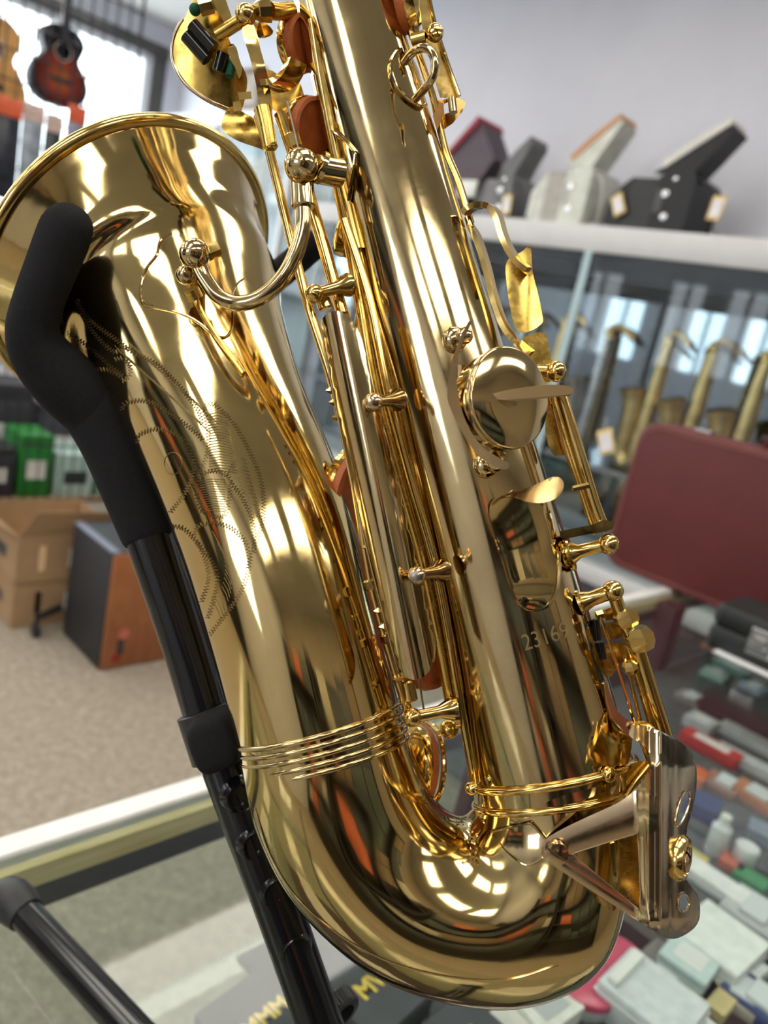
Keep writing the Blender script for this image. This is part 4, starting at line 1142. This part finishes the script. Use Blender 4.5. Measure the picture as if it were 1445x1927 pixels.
# ---- accordions and a red folder on top of the cabinet
def accordion(name, label, px, col, colb, kcol, sx=1.0, s=1.0, tagc=None, yaw=0):
    c = on_b(px[0], px[1], 3.26)
    t = thing(name, label, 'accordion', (c.x, c.y, 1.962), RZ - pi/2 + radians(yaw))
    m = mat(name + '_celluloid', col, .34, 0, .15, 18, 0, .35); mb = mat(name + '_bellows', colb, .5, 0, .15, 30)
    # local x along the cabinet (towards the viewer's right), y into the wall
    def slab(g, poly, y0, y1): 
        g.loft([[Vector((x*sx, y0, z*s)) for x, z in poly], [Vector((x*sx, y1, z*s)) for x, z in poly]]); return g
    bass = [(.20,0),(.42,0),(.44,.03),(.44,.24),(.41,.27),(.20,.25)]
    slab(Geo(), bass, -.10, .16).obj('body', m, t, True, 30)
    for k in range(7):
        x0 = .02 + k*.026
        slab(Geo(), [(x0,.01),(x0+.013,.0),(x0+.026,.01),(x0+.026,.225),(x0+.013,.24),(x0,.225)], -.10, .15).obj('bellows_fold', mb, t, True, 20)
    slab(Geo(), [(-.12,.02),(.02,.0),(.02,.24),(-.05,.20),(-.12,.14)], -.10, .14).obj('grille_end', m, t, True, 30)
    kb = [(.16,.275),(.40,.275),(.56,.43),(.545,.45),(.50,.44)]
    slab(Geo(), [(.14,.262),(.40,.262),(.585,.455),(.565,.470),(.52,.450)], -.09, -.07).obj('keyboard_end', m, t, True, 20)
    slab(Geo(), [(.20,.27),(.40,.27),(.575,.455),(.555,.465),(.36,.36)], -.07, .05).obj('keyboard_bed', m, t, True, 20)
    slab(Geo(), [(.20,.285),(.36,.37),(.555,.472),(.545,.492),(.34,.400),(.18,.312)], -.094, .05).obj('keys', mat(name + '_keys', kcol, .35), t, True, 20)
    for (x, z, r) in ((.27,.17,.016),(.30,.07,.016),(.31,.235,.010)):
        Geo().lathe((x*sx, -.1005, z*s), (0,-1,0), [(r,0),(r*.9,.006),(r*.4,.008)], 18).obj('chrome_stud', MATS['chrome'], t)
    Geo().box((.21*sx, -.104, .09*s), (.26*sx, -.1005, .19*s)).obj('bass_panel', mat(name + '_panel', [min(1, q*.6+.06) for q in col], .3, 0, .2, 30), t, False)
    Geo().tube(spline([(.43*sx,-.06,.24*s),(.54*sx,-.08,.20*s),(.58*sx,-.08,.10*s),(.56*sx,-.06,.03*s),(.46*sx,-.05,.015)], 6), .014, 10, flat=.4).obj('strap', mb if tagc is None else mat(name + '_strap', tagc, .6), t)
    return t
accordion('black_accordion', 'black accordion with white keys on top of the cabinet', (1186,426), (.010,.010,.012), (.02,.02,.02), (.72,.70,.64), .68, .92, (.01,.01,.01))
accordion('white_accordion', 'pearl white accordion with tan keyboard on top of the cabinet', (1032,418), (.62,.64,.58), (.40,.38,.34), (.55,.27,.12), .56, .98, (.55,.53,.48))
accordion('grey_accordion', 'dark grey accordion standing beside the pearl white one', (925,408), (.16,.16,.17), (.20,.20,.21), (.18,.18,.19), .38, .80, (.07,.07,.07))
def shelf_tag(px, py, b, label, yaw=0):
    tg = on_b(px, py, b)
    t = thing('price_tag', label, 'tag', tg, RZ - pi/2)
    Geo().box((-.028, -.001, -.046), (.028, .001, .046), .0008).obj('card', MATS['tag_yellow'], t)
    Geo().box((-.020, -.0025, -.034), (.020, -.001, .034)).obj('printed_face', MATS['tag_white'], t, False)
    Geo().tube([(0,0,.044),(.01,.02,.08)], .0008, 6).obj('string', WHITE, t)
    t.rotation_euler = (0, radians(yaw), RZ - pi/2)
shelf_tag(1348, 392, 3.11, 'white price tag with yellow border hanging from the black accordion strap', 4)
shelf_tag(1163, 385, 3.14, 'white price tag with yellow border on the pearl white accordion', -30)
shelf_tag(953, 385, 3.14, 'white price tag with yellow border on the dark grey accordion', -6)
c = on_b(850, 398, 3.25)
t = thing('music_case', 'red and grey case tilted on the cabinet top behind the saxophone', 'case', (c.x, c.y, 1.962), RZ - pi/2)
m = mat('red_cloth', (.30, .02, .04), .6, 0, .1, 12); m2 = mat('grey_plum_cloth', (.10, .075, .095), .7, 0, .15, 20)
Geo().loft([[Vector((x, y, z)) for x, z in ((-.1,0),(.12,0),(.20,.12),(.30,.28),(.16,.46),(.0,.30))] for y in (-.10, .06)]).obj('body', m2, t, True, 20)
Geo().loft([[Vector((x, y, z)) for x, z in ((-.02,.30),(.0,.29),(.17,.455),(.15,.48))] for y in (-.12, .08)]).obj('spine', m, t, True, 20)
Geo().box((.12, -.125, .09), (.24, -.105, .17), .004).obj('white_label', WHITE, t)

# ---- white framed cabinet further along the wall
t = thing('white_cabinet', 'white framed glass cabinet with pale contents near the window', 'cabinet', R(3.12, 4.40, 0), RZ)
WF = FRAMEW; Lw, Dw, Hw = 2.0, .40, 2.52
Geo().box((0,0,Hw-.09), (Dw, Lw, Hw), .006).obj('top_rail', WF, t)
Geo().box((0,0,0), (Dw, Lw, .25), .006).obj('base', WF, t)
for y in (0, Lw/2-.02, Lw-.04): Geo().box((0, y, .25), (.04, y+.04, Hw-.09)).obj('stile', WF, t, False)
Geo().box((Dw-.03, 0, .25), (Dw, Lw, Hw-.09)).obj('back_panel', mat('cabinet_back_pale', (.62,.70,.72), .5, 0, .06, 6), t, False)
for z in (.8, 1.35, 1.9): Geo().box((.05, .02, z), (Dw-.03, Lw-.02, z+.012)).obj('shelf', CABG, t, False)
for y in (.04, Lw/2+.02): Geo().box((.010, y, .25), (.016, y+Lw/2-.06, Hw-.09)).obj('glass_door', CABG, t, False)
pal = [(.45,.60,.62),(.68,.72,.72),(.40,.50,.58),(.55,.65,.60),(.30,.36,.40),(.70,.68,.60)]
names = ['pale teal carton','white carton','grey blue carton','mint green carton','slate carton','cream carton']
places = [('lowest', .8), ('middle', 1.35), ('upper', 1.9)]
for zi, (pn, z) in enumerate(places):
    for i in range(6):
        kx = (i + zi*2) % 6
        w = .12 + .05*((i*5+zi) % 3); h = .18 + .05*((i*3+zi*2) % 4)
        b = thing('boxed_stock', '%s on the %s shelf of the white framed cabinet' % (names[kx], pn), 'box', R(3.12+.10, 4.40+.14+i*.32, z+.0125), RZ, 'stock in the white cabinet')
        m = mat('stock_%d' % kx, pal[kx], .5, 0, .1, 12)
        Geo().box((0, 0, 0), (.18, w, h*.8), .004).obj('body', m, b); Geo().box((-.002, -.002, h*.8), (.182, w+.002, h), .004).obj('lid', m, b)
        Geo().box((-.0035, w*.2, h*.2), (-.0005, w*.8, h*.55)).obj('printed_label', WHITE, b, False)
# framed picture on the lavender wall
t = thing('picture_frame', 'small brown framed picture hanging above the white cabinet', 'picture', R(3.548, 5.5, 2.66), RZ)
Geo().box((-.03, 0, 0), (0, .5, .30), .004).obj('frame', mat('brown_frame', (.22,.16,.11), .5), t)
Geo().box((-.034, .04, .04), (-.0295, .46, .26)).obj('print', mat('sepia_print', (.42,.36,.30), .6, 0, .3, 9), t, False)

# ================================================================== grid display with guitars (left)
GA = 5.0
WIRE = mat('grid_wire', (.035, .035, .045), .35, .6, .2, 20)
gt = thing('grid_panel', 'black wire grid panel holding guitars and packets before the window', 'display panel', R(.9, GA, 0), RZ)
gz0, gz1, gw = .05, 3.25, 1.42
V1 = Geo().tube([(0,0,gz0),(0,0,gz1)], .0056, 6).obj('upright_wire', WIRE, gt)
for i in range(1, 20):
    c = V1.copy(); COL.objects.link(c); c.parent = gt; c.location = (gw*i/19, 0, 0)
H1 = Geo().tube([(0,.006,0),(gw,.006,0)], .0056, 6).obj('cross_wire', WIRE, gt); H1.location = (0,0,.1)
for i in range(1, 22):
    c = H1.copy(); COL.objects.link(c); c.parent = gt; c.location = (0, 0, .1 + i*.15)
for x in (0, gw): Geo().tube([(x,.003,0),(x,.003,gz1)], .010, 8).obj('side_frame', WIRE, gt)
for x in (0, gw): Geo().box((x-.02,-.25,0), (x+.02,.25,.03), .004).obj('foot', WIRE, gt)
def guitar(label, b, a, zbot, s, top_m, side_m, neck_m):
    t = thing('acoustic_guitar', label, 'guitar', R(b, a, zbot), RZ, 'guitars hanging on the grid')
    o = spline([(0,0,0),(.10,.008,0),(.175,.07,0),(.195,.15,0),(.165,.235,0),(.120,.29,0),(.118,.32,0),(.140,.38,0),(.135,.44,0),(.08,.485,0),(0,.495,0),(-.08,.485,0),(-.135,.44,0),(-.140,.38,0),(-.118,.32,0),(-.120,.29,0),(-.165,.235,0),(-.195,.15,0),(-.175,.07,0),(-.10,.008,0)], 4, True)
    def rg(y, e): return [Vector((p.x*(1-e)*s, y, (.24 + (p.y-.24)*(1-e))*s)) for p in o]
    sh = Geo().loft([rg(.10,.02), rg(.098,0), rg(.006,0), rg(.002,.012)], False)      # hollow box, open to the front
    sh.F.append(tuple(range(len(o)-1, -1, -1)))
    sh.obj('body', side_m, t, True, 40)
    ol = [(v.x, v.z) for v in rg(0, .012)]; hl = [(.050*s*cos(k*pi/14), .335*s + .050*s*sin(k*pi/14)) for k in range(28)]
    V2, T2 = flat_fill(ol, [hl]); nv = len(V2)                                         # top with its round soundhole cut through
    Geo().add([Vector((v[0], -.001, v[1])) for v in V2] + [Vector((v[0], .002, v[1])) for v in V2], [tuple(f) for f in T2] + [tuple(q+nv for q in reversed(f)) for f in T2]).obj('soundboard', top_m, t, False)
    Geo().ring((0,-.002,.335*s), (0,1,0), .056*s, .003*s, 28, 6).obj('rosette', WHITE, t)
    Geo().box((-.075*s,-.010,.145*s), (.075*s,-.001,.172*s), .003).obj('bridge', DARKC, t)
    Geo().box((-.026*s,-.012,.38*s), (.026*s,-.001,.92*s), .002).obj('fretboard', DARKC, t)
    Geo().box((-.024*s,-.001,.48*s), (.024*s,.025,.93*s), .004).obj('neck', neck_m, t)
    Geo().box((-.036*s,.0,.93*s), (.036*s,.018,1.10*s), .004).obj('headstock', neck_m, t)
    return t
def burst(name, c_in, c_mid, c_out, cz):
    m, nt, b = nodes_of(name)
    tc = nt.nodes.new('ShaderNodeTexCoord'); mp = nt.nodes.new('ShaderNodeMapping'); gr = nt.nodes.new('ShaderNodeTexGradient')
    gr.gradient_type = 'SPHERICAL'; mp.inputs['Location'].default_value = (0, 0, -cz*5.2); mp.inputs['Scale'].default_value = (5.6, 1, 5.2)
    nt.links.new(tc.outputs['Object'], mp.inputs['Vector']); nt.links.new(mp.outputs['Vector'], gr.inputs['Vector'])
    nt.links.new(ramp(nt, gr.outputs['Color'], [(.12, c_out), (.5, c_mid), (.95, c_in)]), b.inputs['Base Color'])
    b.inputs['Roughness'].default_value = .2; MATS[name] = m
    return m
SB = burst('sunburst_lacquer', (.50,.13,.02), (.24,.024,.008), (.010,.007,.007), .15)
NATT = wood('spruce_top', (.62,.30,.08), (.76,.42,.14), (30, 3, 3), .25)
MAHO = wood('mahogany', (.10,.03,.015), (.18,.06,.03))
guitar('sunburst acoustic guitar hanging behind the wire grid', 1.90, 5.06, 2.16, .86, SB, DARKC, MAHO)
guitar('natural orange acoustic guitar hanging behind the wire grid', 1.52, 5.06, 1.98, 1.06, NATT, MAHO, MAHO)
# strap and string packets hanging on the grid
pk = [(18,212,.13,.46,(.020,.022,.032),'black strap packet with orange header at the grid end'),
      (63,222,.12,.44,(.26,.30,.36),'clear grey packet with pale header'),
      (101,242,.10,.40,(.030,.034,.045),'dark packet with pale header beside the grey one'),
      (144,225,.11,.36,(.20,.22,.30),'slate packet with orange header below the sunburst guitar'),
      (182,262,.10,.30,(.36,.38,.44),'pale packet with pale header beside the window'),
      (-36,215,.13,.46,(.16,.17,.20),'charcoal packet with orange header at the frame edge')]
for (px,py,w,h,col,lab) in pk:
    c = on_a(px, py, GA-.03)
    t = thing('strap_packet', lab, 'packet', c, RZ, 'packets hanging on the grid')
    m = mat('packet_%d' % int(col[0]*1000), col, .22, 0, .5, 14)
    Geo().box((-w/2, -.012, -.02), (w/2, -.002, .075), .002).obj('header_card', mat('orange_header', (.62,.10,.035), .5, 0, .2, 10) if px % 2 == 0 else mat('pale_header', (.55,.40,.36), .5, 0, .3, 10), t)
    Geo().loft([[Vector((x, y, z)) for x, y in ((-w/2,0),(-w*.3,-.03*bul),(w*.3,-.03*bul),(w/2,0),(w*.3,.012*bul),(-w*.3,.012*bul))] for z, bul in ((-.02,.25),(-.10,1),(-h*.7,1.1),(-h,.5))]).obj('pouch', m, t, True, 50)
    Geo().tube([(0,-.02,.06),(0,.03,.06)], .003, 6).obj('hang_hook', WIRE, t)

# ================================================================== low left: boxes, speaker, wire bin
KRAFT = mat('kraft_board', (.40, .255, .135), .85, 0, .08, 14)
TAPE = mat('packing_tape', (.47, .33, .20), .35, 0, .08, 14)
def kbox(label, b0, a0, z0, w, d, h, m, open_top=False):
    t = thing('cardboard_box', label, 'box', R(b0, a0, z0), RZ, 'cardboard boxes on the carpet')
    th = .004
    Geo().box((0,0,0), (w*.20,th,h)).box((w*.26,0,0), (w,th,h)).box((w*.20,0,0), (w*.26,th,h*.25)).box((w*.20,0,h*.8), (w*.26,th,h)).obj('front_panel', m, t, False); Geo().box((0,d-th,0), (w,d,h)).obj('back_panel', m, t, False)
    Geo().box((0,th,0), (th,d-th,h)).obj('side_panel', m, t, False); Geo().box((w-th,th,0), (w,d-th,h)).obj('side_panel', m, t, False)
    Geo().box((0,0,0), (w,d,th)).obj('bottom_panel', m, t, False)
    if open_top:
        Geo().add([Vector(v) for v in ((0,0,h),(w,0,h),(w+.03,-.05,h+.10),(.04,-.04,h+.11),(0,th,h),(w,th,h),(w+.03,-.05+th,h+.10),(.04,-.04+th,h+.11))], [(0,1,2,3),(7,6,5,4),(0,4,5,1),(1,5,6,2),(2,6,7,3),(3,7,4,0)]).obj('flap', KRAFT, t, False)
        Geo().add([Vector(v) for v in ((0,0,h),(0,d,h),(-.09,d,h+.06),(-.09,0,h+.06),(th,0,h),(th,d,h),(-.09+th,d,h+.062),(-.09+th,0,h+.062))], [(0,1,2,3),(7,6,5,4),(0,4,5,1),(1,5,6,2),(2,6,7,3),(3,7,4,0)]).obj('flap', KRAFT, t, False)
    else:
        Geo().box((0,0,h-th), (w,d,h)).obj('top_panel', m, t, False)
        Geo().box((0,d/2-.025,h), (w,d/2+.025,h+.0008)).obj('tape', TAPE, t, False)
    lb = Geo().box((w*.48, -.0012, h*.30), (w*.82, 0, h*.72)).obj('shipping_label', WHITE, t, False)
    Geo().box((-.0010, d*.25, h*.35), (0, d*.75, h*.62)).obj('printed_mark', DARKC, t, False)
    return t
kbox('closed cardboard box at the bottom of the stack', 1.02, 2.70, 0, .40, .42, .175, KRAFT)
kbox('open cardboard box with flaps on top of the stack', 1.02, 2.70, .176, .40, .42, .185, KRAFT, True)
# loudspeaker with wooden front
SPK = wood('cherry_baffle', (.30,.10,.035), (.42,.16,.06), (20, 3, 3), .35)
t = thing('speaker_cabinet', 'black loudspeaker cabinet with orange wood front on the carpet', 'speaker', R(1.18, 2.29, 0), RZ)
sh = on_a(203, 1045, 2.29).z
BLKT = mat('black_tolex', (.020, .021, .026), .55, 0, .2, 60, .2)
Geo().box((0,.012,0), (.46,.33,sh), .006).obj('cabinet_shell', BLKT, t)
Geo().box((.004,0,.004), (.456,.012,sh-.004), .003).obj('wood_front', SPK, t)
Geo().box((-.001,.012,sh), (.03,.33,sh+.003), .001).obj('edge_strip', mat('edge_strip_grey', (.16,.18,.25), .35), t)
st = Geo().lathe((.075,-.0008,.135), (0,-1,0), [(.020,0),(.020,.0008)], 20).obj('round_sticker', mat('coral_sticker', (.62,.16,.12), .5), t)
Geo().box((.055,-.0014,.055), (.078,0,.115)).obj('dark_emblem', DARKC, t, False)
Geo().box((.042,-.0014,.030), (.070,0,.055)).obj('red_emblem', mat('red_emblem', (.35,.01,.02), .5), t, False)
Geo().box((.20,.16,sh), (.30,.19,sh+.02), .005).obj('carry_handle', PLAST, t)
# stool base with caster
fl = on_z(66, 1198, 0)
t = thing('caster_base', 'black five armed caster base showing one wheel before the boxes', 'stool base', R(1.11, 2.58, 0), RZ)
t.location = (fl.x, fl.y, 0)
Geo().tube([(0,0,.075),(.10,.045,.085)], [.012,.016], 10).obj('arm', PLAST, t)
Geo().lathe((-.012,0,.028), (1,0,0), [(.020,0),(.028,.004),(.028,.018),(.020,.024)], 24).obj('wheel', PLAST, t)
Geo().tube([(0,0,.03),(0,0,.10)], .007, 10).obj('stem', PLAST, t)
# wire dump bin with goods
t = thing('wire_bin', 'black wire dump bin filled with boxed goods', 'bin', R(.80, 3.30, 0), RZ)
bw, bd, bz0, bz1 = 1.5, .6, .30, .80
sv = Geo().tube([(0,0,bz0),(0,0,bz1)], .003, 6).obj('bin_wire', WIRE, t)
for i in range(1, 31):
    c = sv.copy(); COL.objects.link(c); c.parent = t; c.location = (bw*i/30, 0, 0)
for i in range(0, 13):
    c = sv.copy(); COL.objects.link(c); c.parent = t; c.location = (0, bd*i/12, 0)
for z in (bz0, bz0+.25, bz1):
    Geo().tube([(0,0,z),(bw,0,z),(bw,bd,z),(0,bd,z)], .005, 8, closed=True).obj('bin_hoop', WIRE, t)
Geo().box((0,0,bz0-.012), (bw,bd,bz0)).obj('bin_floor', KRAFT, t, False)
for x in (.02, bw-.02):
    for y in (.02, bd-.02): Geo().tube([(x,y,0),(x,y,bz0)], .010, 8).obj('leg', WIRE, t)
binst = [(.02,.05,.22,.26,(.56,.60,.68),'large white carton in the wire bin'),(.26,.05,.16,.22,(.035,.037,.05),'black carton in the wire bin'),(.44,.05,.14,.28,(.02,.20,.035),'bright green carton in the wire bin'),(.60,.05,.18,.20,(.45,.62,.58),'pale mint carton in the wire bin'),
         (.80,.05,.20,.16,(.28,.50,.44),'sea green carton in the wire bin'),(1.02,.05,.18,.22,(.30,.035,.035),'dark red carton in the wire bin'),(1.22,.05,.20,.18,(.50,.54,.60),'light grey carton in the wire bin'),
         (.04,.33,.26,.40,(.52,.56,.64),'tall grey white carton at the back of the wire bin'),(.34,.33,.24,.44,(.03,.03,.04),'tall black carton at the back of the wire bin'),(.62,.33,.22,.36,(.05,.05,.07),'charcoal carton at the back of the wire bin'),(.90,.33,.26,.32,(.42,.52,.54),'pale blue grey carton at the back of the wire bin')]
for (x,y,w,h,col,lab) in binst:
    p = R(.80+x, 3.30+y, bz0+.001)
    b = thing('stock_carton', lab, 'box', p, RZ, 'cartons in the wire bin')
    m = mat('bin_%d_%d' % (int(col[0]*255), int(col[1]*255)), col, .4, 0, .15, 12)
    Geo().box((0,0,0), (w,.22,h*.85), .004).obj('body', m, b); Geo().box((-.001,-.001,h*.85), (w+.001,.221,h), .004).obj('lid', m, b)
    Geo().box((w*.2,-.0015,h*.3), (w*.8,0,h*.6)).obj('printed_label', WHITE if col[0] < .3 else DARKC, b, False)
# white table behind the bin
t = thing('stock_table', 'white topped table with cardboard behind the wire bin', 'table', R(.2, 4.05, 0), RZ)
Geo().box((0,0,.93), (1.9,.65,.97), .006).obj('table_top', WHITE, t)
for x in (.03, 1.82):
    for y in (.03, .57): Geo().box((x,y,0), (x+.05,y+.05,.93)).obj('leg', STAINL, t, False)
kt = thing('flat_carton', 'flat brown carton lying on the white table', 'box', R(.75, 4.15, .9705), RZ)
Geo().box((0,0,0), (.42,.32,.06), .004).obj('body', KRAFT, kt); Geo().box((-.002,-.002,.06), (.422,.322,.085), .004).obj('lid', KRAFT, kt)

# ================================================================== unseen shelves and boxes added for the brass to reflect
MELA = mat('dark_melamine', (.045,.038,.034), .45, 0, .2, 8)
def reflection_shelf(label, b0, a0, w, d, h, rz, seed, where):
    t = thing('stock_shelf', label, 'shelf', R(b0, a0, 0), rz)  # added out of view to give the brass dark reflections
    Geo().box((0,0,0), (.03,d,h)).obj('side_panel', MELA, t, False); Geo().box((w-.03,0,0), (w,d,h)).obj('side_panel', MELA, t, False)
    Geo().box((0,d-.02,0), (w,d,h)).obj('back_panel', MELA, t, False)
    zs = [.08, .60, 1.12, 1.64, 2.16]
    for z in zs: Geo().box((.03,0,z), (w-.03,d-.02,z+.025)).obj('shelf_board', MELA, t, False)
    rnd = random.Random(seed); M = Matrix.Translation(R(b0, a0, 0)) @ Matrix.Rotation(rz, 4, 'Z')
    tones = [((.50,.11,.04),'orange'),((.035,.04,.045),'charcoal'),((.05,.06,.06),'slate'),((.16,.11,.06),'brown'),((.02,.025,.03),'black'),((.40,.37,.31),'beige'),((.04,.055,.05),'dark green')]  # box tones picked for dark zones and orange streaks in the brass
    for zi, z in enumerate(zs):
        if zi == 0: continue
        x = .06; k = 0
        while x < w-.65:
            bw_ = rnd.uniform(.34,.60); bh = rnd.uniform(.22,.44); col, cn = tones[rnd.randrange(7)]
            b = thing('archive_box', '%s unseen box added for reflections on board %d of the %s' % (cn, zi+1, where), 'box', M @ Vector((x, .05, z+.026)), rz, 'unseen boxes added for reflections')
            m = mat('archive_' + cn.replace(' ', '_'), col, .5, 0, .1, 10)
            Geo().box((0,0,0), (bw_,d-.1,bh*.8), .004).obj('body', m, b); Geo().box((-.002,-.002,bh*.8), (bw_+.002,d-.098,bh), .004).obj('lid', m, b)
            x += bw_ + .03; k += 1
    return t
reflection_shelf('dark unseen shelf added for reflections against the tan back wall', 1.2, A0+.42, 2.6, .40, 2.6, RZ+pi, 3, 'back wall shelf')
reflection_shelf('dark unseen shelf added for reflections between the street windows', B0+.42, 1.05, 2.4, .40, 2.6, RZ+pi/2, 5, 'street wall shelf')
reflection_shelf('dark unseen shelf added for reflections in the corner of the shop', -1.55, A0+.42, 2.2, .40, 2.6, RZ+pi, 9, 'corner shelf')
